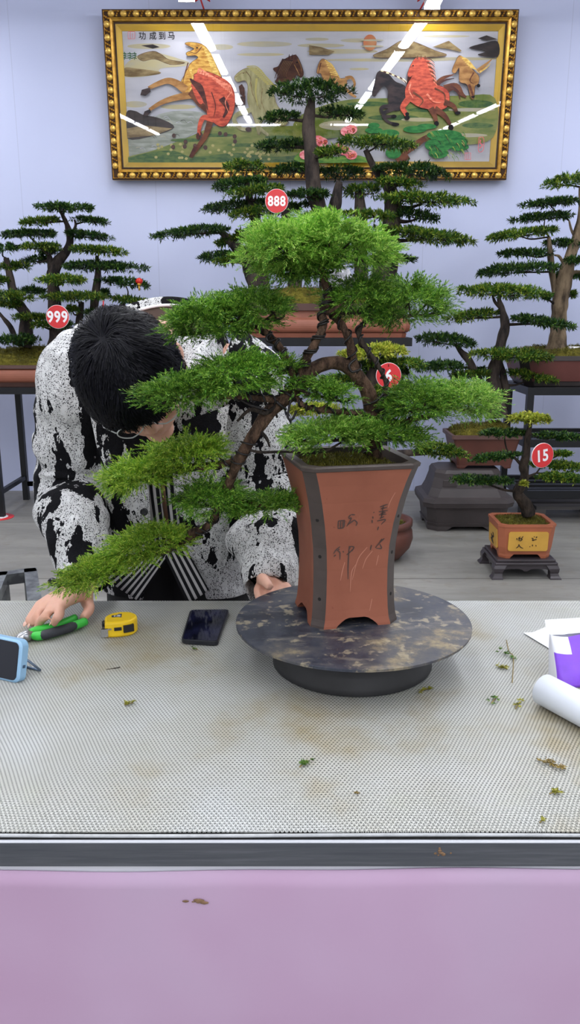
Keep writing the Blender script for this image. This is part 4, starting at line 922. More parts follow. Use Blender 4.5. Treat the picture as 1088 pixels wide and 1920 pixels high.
# carved wooden stand
sw = empty('carved_stand', (cx, Y0, 0), 'low dark carved wooden stand under the small bonsai tagged 15', 'stand')
WD = pm('dark_rosewood', srgb(58, 52, 56), .32, var=.25, vs=8, stretch=(1, 4, 4))
zs_ = z1 - .0005; sx_, sy_ = hx + .012, hy + .015
b = MB(); b.box((cx, Y0, zs_ - .007), (2 * sx_ - .02, 2 * sy_ - .02, .014), bev=.004); b.box((cx, Y0, zs_ - .022), (2 * sx_, 2 * sy_, .016), bev=.005); b.build('stand_top', WD, sw)
for s_ in (-1, 1):
    for dim in (0, 1):
        hl = (sx_ if dim == 0 else sy_) - .01; n_ = 24; u = np.linspace(-1, 1, n_)
        dr = .020 + .016 * np.exp(-(u / .12) ** 2) + .03 * np.abs(u) ** 6
        zt0 = zs_ - .029; off = s_ * ((sy_ if dim == 0 else sx_) - .008)
        mk = lambda q, z: (cx + q * hl, Y0 + off, z) if dim == 0 else (cx + off, Y0 + q * hl, z)
        out = [mk(q, zt0) for q in u] + [mk(q, zt0 - d_) for q, d_ in zip(u[::-1], dr[::-1])]
        b = MB(); b.prism(out, (0, -.012 * s_, 0) if dim == 0 else (-.012 * s_, 0, 0)); b.build('apron', WD, sw)
for s_ in (-1, 1):
    for t_ in (-1, 1):
        rings = []
        for z, o_, w in ((zs_ - .028, 0, .060), (zs_ - .045, .007, .056), (zs_ - .062, .006, .046), (.03, .003, .042), (.016, .008, .046), (.008, .016, .056), (0, .018, .058)):
            x1 = cx + s_ * (sx_ + o_); y1 = Y0 + t_ * (sy_ + o_)
            rings.append([(x1, y1, z), (x1 - s_ * w, y1, z), (x1 - s_ * w, y1 - t_ * w, z), (x1, y1 - t_ * w, z)])
        b = MB(); b.loft(rings, smooth=False); b.build('leg', WD, sw)
# ---- grey metal frame behind the bench at the left
b = MB(); GM = pm('galvanised', srgb(128, 132, 132), .45, .6, c2=srgb(84, 86, 90), vs=20)
zf = .42
a0, a1, a2, a3 = PZ(2, 1085, zf), PZ(58, 1078, zf), PZ(68, 1150, zf), PZ(-30, 1160, zf)
for p, q in ((a0, a1), (a1, a2), (a2, a3), (a3, a0)):
    d_ = q - p; L = np.linalg.norm(d_); an = math.atan2(d_[1], d_[0])
    b.box((p + q) / 2, (L + .04, .045, .04), np.array(Matrix.Rotation(an, 3, 'Z')))
st = empty('metal_stool_frame', ((a0 + a2) / 2) * (1, 1, 0), 'grey square tube metal stool frame on the floor behind the bench', 'stool')
b.build('seat_frame', GM, st)
for p in (a0, a1, a2, a3): b = MB(); b.box((p[0], p[1], zf / 2 - .01), (.04, .04, zf - .02)); b.build('leg', GM, st)
from mathutils import noise as mnoise
# ------------------------------------------------------------------ turntable
DZ = .83
near, far = PZ(664, 1259, DZ), PZ(664, 1088, DZ)
TC = np.array(((PZ(441, 1172, DZ)[0] + PZ(887, 1172, DZ)[0]) / 2, (near[1] + far[1]) / 2, TZ)); TR = (PZ(887, 1172, DZ)[0] - PZ(441, 1172, DZ)[0]) / 2
tt_ = empty('turntable', TC, 'round black steel turntable with worn top standing on the mesh mat', 'turntable')
k = NT('worn_black_steel'); k.set(.34, .35, .5)
v = k.coord(); n = k.noise(v, 6, 8, .70); n2 = k.noise(k.coord(scale=(2, 7, 1), rot=(0, 0, .4)), 5, 8, .75); n3 = k.noise(v, 45, 4)
c = k.ramp(n, [(.36, srgb(34, 38, 50)), (.47, srgb(62, 66, 78)), (.56, srgb(92, 90, 90)), (.62, srgb(140, 128, 104)), (.72, srgb(186, 172, 136))])
c = k.mix(k.ramp(n2, [(.56, BK), (.68, (.5, .5, .5, 1))]), c, srgb(150, 142, 128)); c = k.mix(k.ramp(n3, [(.58, BK), (.66, (.6, .6, .6, 1))]), c, srgb(176, 164, 136)); k.col(c)
rr = k.ramp(n, [(.3, (.28, .28, .28)), (.7, (.62, .62, .62))]); k.l(rr, k.b.inputs['Roughness']); k.bump(n3, .15, .002)
TTM = k.m; TTS = pm('turntable_side', srgb(58, 58, 60), .55, .2, var=.2, vs=12)
b = MB(); b.lathe([(.002, .0745), (TR - .003, .0745), (TR, .0755), (TR, .0795), (TR - .002, .0799), (TR - .004, .08), (.002, .08)], TC, 96, smooth=False); b.build('disc', TTM, tt_)
b = MB(); b.lathe([(.135, 0), (.140, .003), (.138, .012), (.133, .07), (.10, .0745), (.01, .0745)], TC, 64); b.build('drum', TTS, tt_)

# ------------------------------------------------------------------ the tall flared pot and the juniper
YAW = math.radians(12.5)
fl, frr = PZ(592, 1182, DZ), PZ(748, 1168, DZ)
ex = np.array((math.cos(YAW), math.sin(YAW), 0)); ey = np.array((-math.sin(YAW), math.cos(YAW), 0))
HW0 = .0765
PC = (fl + frr) / 2 + ey * HW0; PC[2] = DZ
PC = PC + ex * -.001
jun = empty('potted_bonsai', PC, 'large wired juniper bonsai in a tall flared terracotta pot on the turntable', 'bonsai')
PROF = [(.0165, .0748), (.030, .0735), (.06, .072), (.10, .0715), (.14, .073), (.18, .0775), (.22, .0845), (.25, .0915), (.268, .0965), (.2745, .0985)]
def pw(h): return float(np.interp(h, [0] + [p[0] for p in PROF], [HW0] + [p[1] for p in PROF]))
TERRA = NT('terracotta'); TERRA.set(.62, 0, .3)
n = TERRA.noise(TERRA.coord(), 9, 5); n2 = TERRA.noise(TERRA.coord(scale=(6, 6, 1.2), rot=(0, .25, 0)), 5, 4); n3 = TERRA.noise(TERRA.coord(), 120, 2)
c = TERRA.ramp(n, [(.3, srgb(134, 79, 60)), (.7, srgb(152, 92, 71))]); c = TERRA.mix(TERRA.ramp(n2, [(.64, BK), (.78, (.35, .35, .35, 1))]), c, srgb(206, 150, 126))
c = TERRA.mix(TERRA.ramp(n3, [(.72, BK), (.76, (.6, .6, .6, 1))]), c, srgb(120, 66, 50)); TERRA.col(c); TERRA.bump(n3, .08, .001); TERRA = TERRA.m
EDGE = pm('pot_edge_glaze', srgb(68, 58, 54), .5, var=.2, vs=22); SOIL = pm('pot_soil', srgb(66, 54, 36), .95)
def L2W(x, y, z): return PC + ex * x + ey * y + np.array((0, 0, z))
def oct_l(w, z, ch=.0185):
    return [L2W(x, y, z) for x, y in [(w - ch, -w), (w, -w + ch), (w, w - ch), (w - ch, w), (-w + ch, w), (-w, w - ch), (-w, -w + ch), (-w + ch, -w)]]
b = MB()
rings = [oct_l(w, z) for z, w in PROF] + [oct_l(.1005, .2755), oct_l(.1015, .281), oct_l(.0985, .2835), oct_l(.086, .2825), oct_l(.082, .262), oct_l(.080, .235)]
NP = len(PROF) - 1
b.loft(rings, smooth=False, mis=lambda k_, j: 1 if (k_ >= NP or j % 2 == 0) else 0)
cyw, syw = math.cos(YAW), math.sin(YAW)
# bracket feet: two material faces, flat front with a stepped arch
def foot_piece(sx, sy):
    ch = .0185
    def lev(z, ww, g):
        w = pw(z) + g
        q = [(w - ch, w), (w, w - ch), (w, w - ch - ww), (w - .016, w - ch - ww), (w - .016, w - .016), (w - ch - ww, w - .016), (w - ch - ww, w)]
        if sx * sy < 0: q = q[::-1]
        return [L2W(x * sx, y * sy, z) for x, y in q]
    ed = 0 if sx * sy > 0 else 5
    b.loft([lev(0, .022, .0012), lev(.004, .024, .0012), lev(.010, .030, .0004), lev(.0145, .036, 0), lev(.017, .044, 0)], smooth=False, mis=lambda k_, j: 1 if j == ed else 0)
for sx in (-1, 1):
    for sy in (-1, 1): foot_piece(sx, sy)
b.build('pot', [TERRA, EDGE], jun)
b = MB()
for sx in (-1, 1):                                  # little wiring holes in the chamfers
    for h in (.05, .125, .19):
        w = pw(h) - .0092; d = (ex * sx - ey) / math.sqrt(2); q = L2W(sx * w, -w, h); b.tube([q - d * .002, q + d * .0004], .0032, 8)
b.build('drain_hole', pm('hole_dark', srgb(26, 22, 20), .9), jun)
# scratched writing on the front, traced in the panel's own units
def front(x, y):
    h = .2835 - (y - 870) / 298. * .2835
    return L2W((x - 673) * .00093 * (1 + .0 * h), -pw(h) - .0007, h)
def ZW(x, y): return 600 + x * .147, 920 + y * .147
b = MB()
for s_ in ([(225, 335), (228, 430)], [(255, 340), (258, 425)], [(285, 338), (288, 425)], [(305, 332), (300, 420)], [(222, 335), (308, 330)], [(225, 428), (300, 425)], [(375, 262), (345, 300)], [(380, 262), (430, 268)], [(350, 312), (385, 310), (335, 410)], [(350, 385), (400, 350), (430, 330)], [(430, 335), (462, 370), (450, 410)],
           [(660, 245), (668, 255)], [(655, 300), (660, 330)], [(650, 345), (655, 385)], [(735, 185), (830, 155)], [(780, 165), (770, 235)], [(745, 210), (825, 195)], [(725, 245), (840, 235)], [(750, 265), (815, 258)], [(730, 285), (825, 280)], [(780, 235), (760, 335)], [(745, 330), (800, 310)], [(715, 362), (820, 350), (770, 410)], [(740, 435), (728, 480)],
           [(265, 660), (215, 700), (185, 745)], [(260, 690), (225, 715)], [(240, 720), (265, 735), (268, 825)], [(215, 760), (190, 780)], [(300, 720), (315, 735)], [(395, 660), (385, 700)], [(350, 770), (390, 740), (440, 690)], [(400, 665), (440, 680), (415, 730)], [(380, 660), (376, 800), (374, 940), (378, 1080)],
           [(665, 665), (652, 730)], [(825, 590), (770, 640), (715, 705)], [(795, 595), (770, 630)], [(770, 660), (795, 715), (725, 710)]): brush(b, lambda x, y: front(*ZW(x, y)), s_, 17)
b.build('inscription', pm('scratched_ink', srgb(78, 58, 52), .8), jun)
b = MB()
for s_ in ([(330, 860), (300, 980), (280, 1090)], [(610, 690), (500, 830), (430, 1090)], [(680, 740), (600, 840), (560, 960)], [(910, 10), (860, 120), (840, 200)], [(760, 800), (735, 930)], [(470, 900), (420, 1000), (405, 1240)], [(690, 1350), (660, 1500)]): brush(b, lambda x, y: front(*ZW(x, y)), s_, 12)
b.build('scratch', pm('pale_scratch', srgb(178, 118, 96), .8), jun)
# soil and moss
rng = np.random.default_rng(77)
n_ = 22; u = np.linspace(-1, 1, n_); X, Yg = np.meshgrid(u, u); Zg = .262 + .018 * np.clip(1 - X ** 2, 0, 1) * np.clip(1 - Yg ** 2, 0, 1) + rng.normal(size=X.shape) * .0012
V = np.array([L2W(x * .082, y * .082, z) for x, y, z in zip(X.ravel(), Yg.ravel(), Zg.ravel())])
b = MB(); b.add(V, [(i * n_ + j, i * n_ + j + 1, (i + 1) * n_ + j + 1, (i + 1) * n_ + j) for i in range(n_ - 1) for j in range(n_ - 1)]); b.build('moss', MOSS, jun)
b = MB(); i = rng.integers(0, n_ * n_, 1500); tussocks(b, np.clip(V[i] + rng.normal(size=(1500, 3)) * (.003, .003, .0005), V.min(0), V.max(0)), rng, .008, 5); o = b.build('moss_tufts', MOSSB, jun); o['kind'] = 'stuff'
# trunk, limbs (pixel, radius in px, depth)
def limb(name, pts, seed, mat=BARK_J, segs=12, lump=.13):
    w = [P(x, y, Y) for x, y, r, Y in pts]; rr = [r * mpp(q) for q, (x, y, r, Y) in zip(w, pts)]
    sp = spline(w, 8); rs = np.interp(np.linspace(0, len(rr) - 1, len(sp)), range(len(rr)), rr)
    b = MB(); b.tube(sp, rs, segs, lump=lump, rng=np.random.default_rng(seed)); b.build(name, mat, jun); return sp, rs
base = L2W(.035, .01, .255)
trunk = limb('trunk', [(702, 868, 17, 1.37), (700, 830, 15, 1.37), (697, 775, 14, 1.37), (690, 735, 13.5, 1.365), (669, 702, 13.5, 1.36), (645, 684, 13, 1.355), (620, 680, 12.5, 1.35), (592, 690, 12.5, 1.34), (572, 705, 14, 1.335), (556, 726, 14, 1.33), (538, 745, 14, 1.32), (512, 766, 13, 1.315), (483, 804, 12, 1.31), (462, 838, 11, 1.31), (446, 866, 10, 1.315), (432, 900, 9, 1.33), (412, 950, 8, 1.35), (390, 985, 7, 1.37), (355, 1000, 6, 1.38)], 1, lump=.10)
L1 = limb('branch', [(563, 712, 9, 1.33), (571, 680, 8, 1.325), (590, 645, 7.5, 1.32), (606, 612, 7.5, 1.32), (605, 586, 7, 1.33), (616, 560, 7, 1.34), (608, 525, 7, 1.34), (600, 490, 6, 1.34), (598, 450, 4, 1.34)], 2)
L2 = limb('branch', [(672, 706, 9, 1.36), (662, 672, 8, 1.355), (656, 643, 8, 1.35), (643, 612, 7, 1.35), (626, 592, 6, 1.36), (612, 560, 6, 1.36)], 3)
L3 = limb('branch', [(715, 775, 6, 1.36), (722, 745, 4.5, 1.35), (724, 722, 4, 1.345), (717, 700, 4, 1.34), (704, 677, 4.5, 1.342), (688, 655, 5, 1.345), (673, 625, 5, 1.36), (690, 600, 4, 1.38), (740, 585, 3, 1.38)], 4, BARK_D)
L4 = limb('branch', [(552, 740, 5, 1.325), (566, 757, 4.5, 1.31), (583, 766, 4.5, 1.31), (623, 771, 4.5, 1.32), (667, 775, 5, 1.34), (705, 778, 6, 1.36)], 5)
L5 = limb('branch', [(556, 722, 8, 1.33), (542, 682, 7, 1.33), (526, 652, 6.5, 1.34), (508, 632, 6, 1.35), (480, 612, 4.5, 1.36), (420, 604, 3, 1.36)], 6)
L6 = limb('branch', [(700, 800, 8, 1.37), (722, 795, 7, 1.36), (762, 790, 5, 1.36), (830, 772, 3.5, 1.36)], 7)
L7 = limb('branch', [(530, 752, 7, 1.32), (500, 748, 6, 1.30), (450, 745, 4.5, 1.29), (380, 742, 3, 1.285)], 8)
L8 = limb('branch', [(455, 850, 7, 1.312), (432, 866, 6, 1.32), (380, 878, 4.5, 1.33), (300, 885, 3, 1.335)], 9)
L9 = limb('branch', [(430, 905, 6, 1.335), (450, 938, 5, 1.35), (500, 950, 3, 1.355)], 10)
L10 = limb('branch', [(380, 992, 6, 1.375), (320, 1030, 4.5, 1.40), (240, 1052, 3, 1.41)], 11)
L11 = limb('branch', [(461, 842, 3, 1.31), (490, 848, 2.5, 1.30), (530, 847, 2.5, 1.30), (600, 848, 2.2, 1.295), (640, 830, 2, 1.31)], 12, BARK_D)
L12 = limb('branch', [(520, 758, 4, 1.31), (498, 775, 4, 1.30), (470, 768, 3.5, 1.30), (445, 790, 2.5, 1.30)], 13, BARK_D)
L13 = limb('branch', [(600, 770, 4, 1.315), (612, 760, 3, 1.31), (625, 748, 2.5, 1.31)], 14)
limb('dead_twig', [(485, 805, 4, 1.31), (500, 822, 3, 1.30), (506, 838, 2, 1.30)], 15, BARK_D); limb('dead_twig', [(612, 588, 4, 1.325), (630, 577, 3, 1.32), (650, 562, 2.5, 1.325)], 16)
# black training wire wound around the limbs
def wind(sp, rs, turns, r=.0016, i0=0., i1=1., ph=0.):
    n = len(sp); m_ = int(turns * 14); t = np.linspace(i0 * (n - 1), i1 * (n - 1), m_)
    c = np.stack([np.interp(t, range(n), sp[:, q]) for q in range(3)], 1); rad = np.interp(t, range(n), rs) * 1.12 + r * .7
    T = unit(np.gradient(c, axis=0)); u = unit(np.cross(T, np.array((.2, .9, .3)))); w = np.cross(T, u); a = np.linspace(0, turns * 2 * math.pi, m_) + ph
    return c + u * (np.cos(a) * rad)[:, None] + w * (np.sin(a) * rad)[:, None], r
for (sp, rs), tn, kw in ((L1, 8, dict(i1=.75)), (L1, 7.5, dict(i1=.7, ph=.9)), (L2, 5, dict()), (L3, 9, dict(r=.0018)), (L4, 7, dict(r=.0017)), (L5, 7, dict()), (L5, 7, dict(ph=1.)), (L6, 4, dict()), (L7, 6, dict(r=.0018)), (L8, 6, dict(r=.0018)), (L10, 5, dict(r=.0018)), (trunk, 4, dict(i0=.46, i1=.62, r=.0022)), (trunk, 3, dict(i0=.70, i1=.80)), (trunk, 2, dict(i0=.03, i1=.12)), (trunk, 4, dict(i0=.86, i1=.98))):
    q, r = wind(sp, rs, tn, **kw); b = MB(); b.tube(q, r, 6); b.build('training_wire', WIRE, jun)
for pts in ([(516, 636, 1.34), (503, 640, 1.33), (500, 632, 1.33), (508, 626, 1.33), (514, 634, 1.335)], [(668, 672, 1.345), (655, 685, 1.34), (660, 697, 1.34), (674, 694, 1.34)], [(560, 700, 1.32), (548, 740, 1.305), (540, 780, 1.30), (548, 786, 1.30), (556, 770, 1.30)], [(505, 770, 1.305), (470, 760, 1.30), (440, 742, 1.29)], [(720, 738, 1.345), (705, 752, 1.345), (682, 760, 1.35)]):
    b = MB(); b.tube(spline([P(*q) for q in pts], 8), .0021, 6); b.build('training_wire', WIRE, jun)
def jpad(xl, yl, xr, yr, th, Y, D, m=JUN, seed=0, dens=1., dy=0.):
    rng = np.random.default_rng(100 + seed)
    A = P(xl, yl, Y); B = P(xr, yr, Y + dy); C = (A + B) / 2; half = np.linalg.norm(B - A) / 2; sd = (CAM_Z - C[2]) / C[1]
    th = th * mpp(C); T_ = max(.42 * th, th - 1.3 * D * abs(sd))
    A = A + (C - A) * .11; B = B + (C - B) * .11
    N = int(dens * 52000 * math.pi * half * D + dens * 42000 * half * T_)
    b = MB(); b.quads(jun_sprays(A, B, D * .93, T_, N, rng)); b.build('foliage_pad', m, jun)
    b = MB(); e = B - A
    for q in range(9):
        s_ = (q + .5) / 9; c_ = A + e * s_; tip = c_ + np.array((rng.uniform(-.02, .02), rng.choice([-1, 1]) * D * rng.uniform(.3, .6) * math.sqrt(max(.05, 1 - (2 * s_ - 1) ** 2)), T_ * .2))
        b.tube(spline([C * .35 + c_ * .65 - np.array((0, 0, T_ * .15)), c_ - np.array((0, 0, T_ * .05)), tip], 4), np.linspace(.0026, .001, 9), 5)
    b.tube(A + e * np.linspace(.12, .88, 10)[:, None] - np.array((0, 0, T_ * .12)), .0026, 6)
    b.build('twigs', BARK_D, jun)
PADS = [(436, 486, 640, 470, 92, 1.33, .085, JUN_LIT, 1), (520, 455, 750, 488, 92, 1.35, .09, JUN_LIT, 2), (470, 470, 660, 455, 84, 1.42, .06, JUN_LIT, 3), (505, 512, 640, 505, 46, 1.36, .05, JUN, 4),
        (308, 622, 470, 604, 74, 1.35, .075, JUN, 5), (400, 600, 548, 588, 72, 1.37, .075, JUN, 6), (608, 578, 740, 575, 82, 1.38, .075, JUN, 7), (690, 588, 848, 578, 80, 1.40, .08, JUN, 8),
        (258, 756, 430, 728, 66, 1.285, .065, JUN, 9), (360, 730, 522, 700, 78, 1.30, .07, JUN, 10), (555, 730, 664, 752, 42, 1.31, .035, JUN, 11), (716, 768, 850, 756, 74, 1.35, .07, JUN, 12), (790, 752, 938, 768, 76, 1.37, .07, JUN_LIT, 13),
        (522, 832, 700, 812, 62, 1.315, .06, JUN_LIT, 14), (610, 808, 798, 822, 52, 1.34, .05, JUN, 15), (182, 912, 330, 880, 66, 1.33, .06, JUN_Y, 16), (270, 872, 432, 858, 80, 1.34, .065, JUN_Y, 17), (328, 945, 470, 940, 70, 1.345, .055, JUN, 18), (430, 955, 572, 944, 44, 1.355, .045, JUN, 19),
        (106, 1102, 250, 1056, 64, 1.40, .055, JUN_Y, 20), (190, 1050, 362, 1008, 82, 1.40, .06, JUN_Y, 21), (512, 700, 560, 690, 34, 1.33, .02, JUN, 22), (538, 735, 575, 715, 30, 1.315, .018, JUN, 23)]
for q in PADS: jpad(*q[:7], m=q[7], seed=q[8])

# ------------------------------------------------------------------ things lying on the bench
MZ = TZ + .0006
def lbl(o, l, c, g=None): return tag(o, l, c, g)
# phone
ph = [PZ(357, 1151, MZ), PZ(430, 1150, MZ), PZ(409, 1212, MZ), PZ(340, 1208, MZ)]
pc = sum(ph) / 4
def rquad(c4, inset, r, z, n=5):
    out = []; c4 = [np.array(q) for q in c4]; cen = sum(c4) / 4
    for i in range(4):
        q = c4[i]; a = unit(c4[i - 1] - q); d = unit(c4[(i + 1) % 4] - q); q = q + (a + d) * inset
        for t in np.linspace(0, 1, n): out.append((1 - t) ** 2 * (q + a * r) + 2 * t * (1 - t) * q + t * t * (q + d * r))
    out = np.array(out); out[:, 2] = z; return out
root = empty('smartphone', (*pc[:2], MZ), 'black smartphone lying face up on the mesh mat beside the turntable', 'phone')
b = MB(); b.loft([rquad(ph, .002, .008, MZ), rquad(ph, 0, .01, MZ + .002), rquad(ph, 0, .01, MZ + .0085), rquad(ph, .0012, .009, MZ + .0095)], smooth=False); b.build('case', pm('phone_case', srgb(26, 28, 36), .35), root)
SCR = NT('phone_screen'); SCR.set(.06, 0, .6); SCR.col(SCR.ramp(SCR.noise(SCR.coord(scale=(1, .6, 1)), 26, 3), [(.35, srgb(10, 11, 20)), (.6, srgb(28, 30, 56)), (.75, srgb(46, 50, 84))]))  # mottled dark blue paints a reflection into the black screen
b = MB(); b.loft([rquad(ph, .003, .007, MZ + .0094), rquad(ph, .003, .007, MZ + .0100)], smooth=False); b.build('screen', SCR.m, root)
# tape measure
tc = PZ(227, 1185, MZ); root = empty('tape_measure', tc, 'yellow tape measure with black slot lying between the hand and the phone', 'tape measure')
YEL = pm('tape_yellow', srgb(246, 204, 30), .38); BLK = pm('tape_black', srgb(32, 32, 34), .5); CHR = pm('tape_chrome', srgb(190, 190, 192), .25, .9)
ta = math.radians(14); tx = np.array((math.cos(ta), math.sin(ta), 0)); ty = np.array((-math.sin(ta), math.cos(ta), 0))
outl = [(-.030, -.022), (-.012, -.025), (.010, -.024), (.022, -.019), (.030, -.008), (.032, .004), (.028, .017), (.018, .026), (.004, .029), (-.012, .027), (-.023, .019), (-.029, .008)]
osp = spline([(x, y, 0) for x, y in outl + outl[:1]], 4)[:-1]
def tw(x, y, z): return tc + tx * x + ty * y + np.array((0, 0, z))
def oring(s_, z): return [tw(q[0] * s_, q[1] * s_, z) for q in osp]
b = MB(); b.loft([oring(.93, 0), oring(1, .003), oring(1, .026), oring(.97, .029), oring(.88, .031)], smooth=False); b.build('case', YEL, root)
b = MB(); b.box(tw(.014, -.0235, .016), (.020, .006, .014), np.stack([unit(tx * .95 + ty * .25), unit(ty * .95 - tx * .25), (0, 0, 1)], 1)); b.box(tw(-.006, -.0248, .017), (.014, .004, .006), np.stack([tx, ty, (0, 0, 1)], 1)); b.build('slot', BLK, root)
b = MB(); b.box(tw(-.031, .004, .014), (.008, .012, .020), np.stack([tx, ty, (0, 0, 1)], 1), bev=.003); b.box(tw(.010, .031, .020), (.014, .008, .016), np.stack([tx, ty, (0, 0, 1)], 1), bev=.003); b.box(tw(-.031, -.010, .010), (.008, .010, .016), np.stack([tx, ty, (0, 0, 1)], 1), bev=.002); b.build('bumper', BLK, root)
b = MB(); b.box(tw(-.031, -.0245, .011), (.013, .003, .016), np.stack([tx, ty, (0, 0, 1)], 1)); b.box(tw(-.026, -.022, .018), (.016, .010, .002), np.stack([tx, ty, (0, 0, 1)], 1)); b.build('hook', CHR, root)
b = MB(); b.prism([tw(x, y, .0308) for x, y in ((-.016, .002), (-.002, .000), (.002, -.003), (.004, .016), (-.002, .017), (-.006, .012), (-.016, .011))], (0, 0, .0006)); b.build('label', pm('tape_label', srgb(52, 60, 82), .4), root)
b = MB(); b.box(tw(-.003, .004, .0315), (.008, .002, .0004)); b.box(tw(-.002, .009, .0315), (.006, .002, .0004)); b.box(tw(-.010, .006, .0315), (.003, .004, .0004)); b.build('label_print', TAGW, root)
# pliers
root = empty('pliers', PZ(80, 1185, MZ), 'green and black handled cutting pliers lying under the hand', 'pliers')
GRN = pm('grip_green', srgb(64, 196, 72), .4); GRY = pm('grip_black', srgb(48, 50, 56), .6, bump=.2, bs=200); PST = pm('plier_steel', srgb(176, 176, 178), .28, .9)
def hz(x, y, z): return PZ(x, y, MZ + z)
h1 = spline([hz(58, 1192, .009), hz(75, 1192, .010), hz(100, 1186, .011), hz(130, 1177, .011), hz(160, 1165, .011)], 6); n = len(h1)
b = MB(); b.tube(h1, np.interp(np.linspace(0, 1, n), [0, .15, .5, 1], [.006, .0085, .0095, .0085]), 10); b.build('handle', GRN, root)
b = MB(); q = h1[int(n * .25):int(n * .9)] + np.array((0, -.0018, .0006)); b.tube(q, np.interp(np.linspace(0, 1, len(q)), [0, .1, .9, 1], [.006, .0092, .0092, .006]), 10); b.build('grip', GRY, root)
h2 = spline([hz(56, 1188, .009), hz(70, 1182, .010), hz(95, 1176, .011), hz(120, 1168, .011), hz(141, 1159, .011)], 6)
b = MB(); b.tube(h2, .0085, 10); b.build('handle', GRN, root)
b = MB(); b.tube([hz(62, 1191, .009), hz(50, 1194, .009), hz(36, 1197, .008), hz(24, 1201, .006)], [.008, .010, .008, .003], 8); b.tube([hz(62, 1186, .009), hz(50, 1189, .009), hz(38, 1194, .008), hz(25, 1200, .006)], [.007, .009, .007, .003], 8)
p = hz(50, 1191, .018); b.lathe([(.001, -.006), (.006, -.006), (.006, 0), (.004, .0012), (.001, .0012)], p, 14); b.build('jaws', PST, root)
# light blue device on a kickstand
dc = PZ(18, 1285, MZ); root = empty('tablet_speaker', PZ(30, 1270, MZ), 'light blue cased device with a black front propped on a kickstand at the bench edge', 'device')
da = math.radians(-24); tilt = math.radians(14)
R = np.array(Matrix.Rotation(da, 3, 'Z') @ Matrix.Rotation(-tilt, 3, 'X'))
org = PZ(34, 1283, MZ)                               # lower right front corner
def dw(x, y, z): return org + R @ np.array((x, y, z))
BLU = pm('device_blue', srgb(146, 186, 218), .45)
def rr3(hw, hh, r, y, cx_, cz_): return [dw(cx_ + x, y, cz_ + z) for x, z in rrect(hw, hh, r, 6)]
HWd, HHd = .075, .036
b = MB(); b.loft([rr3(HWd - .003, HHd - .003, .010, 0, -HWd, HHd), rr3(HWd, HHd, .012, .003, -HWd, HHd), rr3(HWd, HHd, .012, .017, -HWd, HHd), rr3(HWd - .003, HHd - .003, .010, .020, -HWd, HHd)], smooth=False); b.build('case', BLU, root)
b = MB(); b.loft([rr3(HWd - .005, HHd - .004, .009, .0005, -HWd, HHd), rr3(HWd - .0055, HHd - .0045, .009, -.0012, -HWd, HHd)], smooth=False); b.build('screen', pm('device_black', srgb(24, 27, 38), .3), root)
b = MB(); b.box(dw(.0001, .010, .028), (.0012, .006, .005), R); b.build('port', pm('port_dark', srgb(60, 84, 112), .5), root)
b = MB()
f0, f1 = dw(-.012, .020, .036), dw(-.012, .020, .036)
q0 = dw(-.006, .021, .038); q1 = org + np.array((.022, .050, .0015)); q1[2] = MZ + .002
q2 = dw(-.036, .021, .038); q3 = q1 + (q2 - q0) * (1, 1, 0)
b.tube([q0, q1], .0022, 6); b.tube([q2, q3], .0022, 6); b.tube([q1, q3], .0022, 6); b.build('kickstand', pm('kick_grey', srgb(120, 136, 158), .35, .5), root)
# paper sheet, purple bag and roll
WPAP = pm('white_paper', srgb(236, 238, 246), .6)
b = MB(); zz = .0012; sh = [(982, 1187), (1000, 1186), (1036, 1171), (1050, 1184), (1072, 1196), (1064, 1236), (1046, 1226)]
b.prism([PZ(x, y, MZ + zz) for x, y in sh], (0, 0, .0008)); lbl(b.build('paper_sheet', WPAP), 'torn sheet of white paper lying flat behind the purple and white bag', 'paper')
root = empty('plastic_bag', PZ(1090, 1290, MZ), 'white bag with purple printing standing at the right bench edge', 'bag')
PUR = pm('bag_purple', srgb(136, 78, 226), .35, var=.15, vs=18)
o0 = PZ(1052, 1292, MZ); rngb = np.random.default_rng(12)
yawb = math.radians(10); bx = np.array((math.cos(yawb), math.sin(yawb), 0)); by = np.array((-math.sin(yawb), math.cos(yawb), 0))
WB_, DB_, HB_ = .115, .055, .075
nu, nv = 40, 16; V = []; 
for iv in range(nv):
    t = iv / (nv - 1); dp = DB_ * (1 - .80 * t ** 1.6) / 2
    for iu in range(nu):
        a = 2 * math.pi * iu / nu; cx_, sx_ = math.cos(a), math.sin(a)
        x = WB_ / 2 * (abs(cx_) ** .4) * (1 if cx_ > 0 else -1); y = dp * (abs(sx_) ** .5) * (1 if sx_ > 0 else -1)
        nn_ = mnoise.noise(Vector((x * 40, t * 3 + 2, sx_ * 2))) * .006 * (.3 + t)
        V.append(o0 + bx * (x + WB_ / 2) + by * (y * (1 + nn_ * 30) + DB_ / 2 + t * .022) + np.array((0, 0, t * HB_ * (1 + .05 * math.sin(x * 60)))))
F = [(iv * nu + iu, iv * nu + (iu + 1) % nu, (iv + 1) * nu + (iu + 1) % nu, (iv + 1) * nu + iu) for iv in range(nv - 1) for iu in range(nu)] + [tuple(range(nu - 1, -1, -1))]
b = MB(); o = b.add(V, F)
for i_, f_ in enumerate(F[:-1]):
    iv = i_ // nu; iu = i_ % nu; a = 2 * math.pi * (iu + .5) / nu; t = iv / nv; x = math.cos(a)
    if math.sin(a) < -.05 and (t < .62 or (x > -.2 and t < .92)) and not (x < -.93): b.m[i_] = 1
b.build('bag_body', [WPAP, PUR], root)
b = MB()
V = [o0 + bx * x + by * (DB_ / 2 + .022 + yb) + np.array((0, 0, HB_ * z)) for x, yb, z in ((-.004, .002, .98), (WB_ + .004, .002, .98), (WB_ + .006, .022, 1.22), (.0, .020, 1.25))]
b.prism(V, by * .001); b.build('flap', WPAP, root)
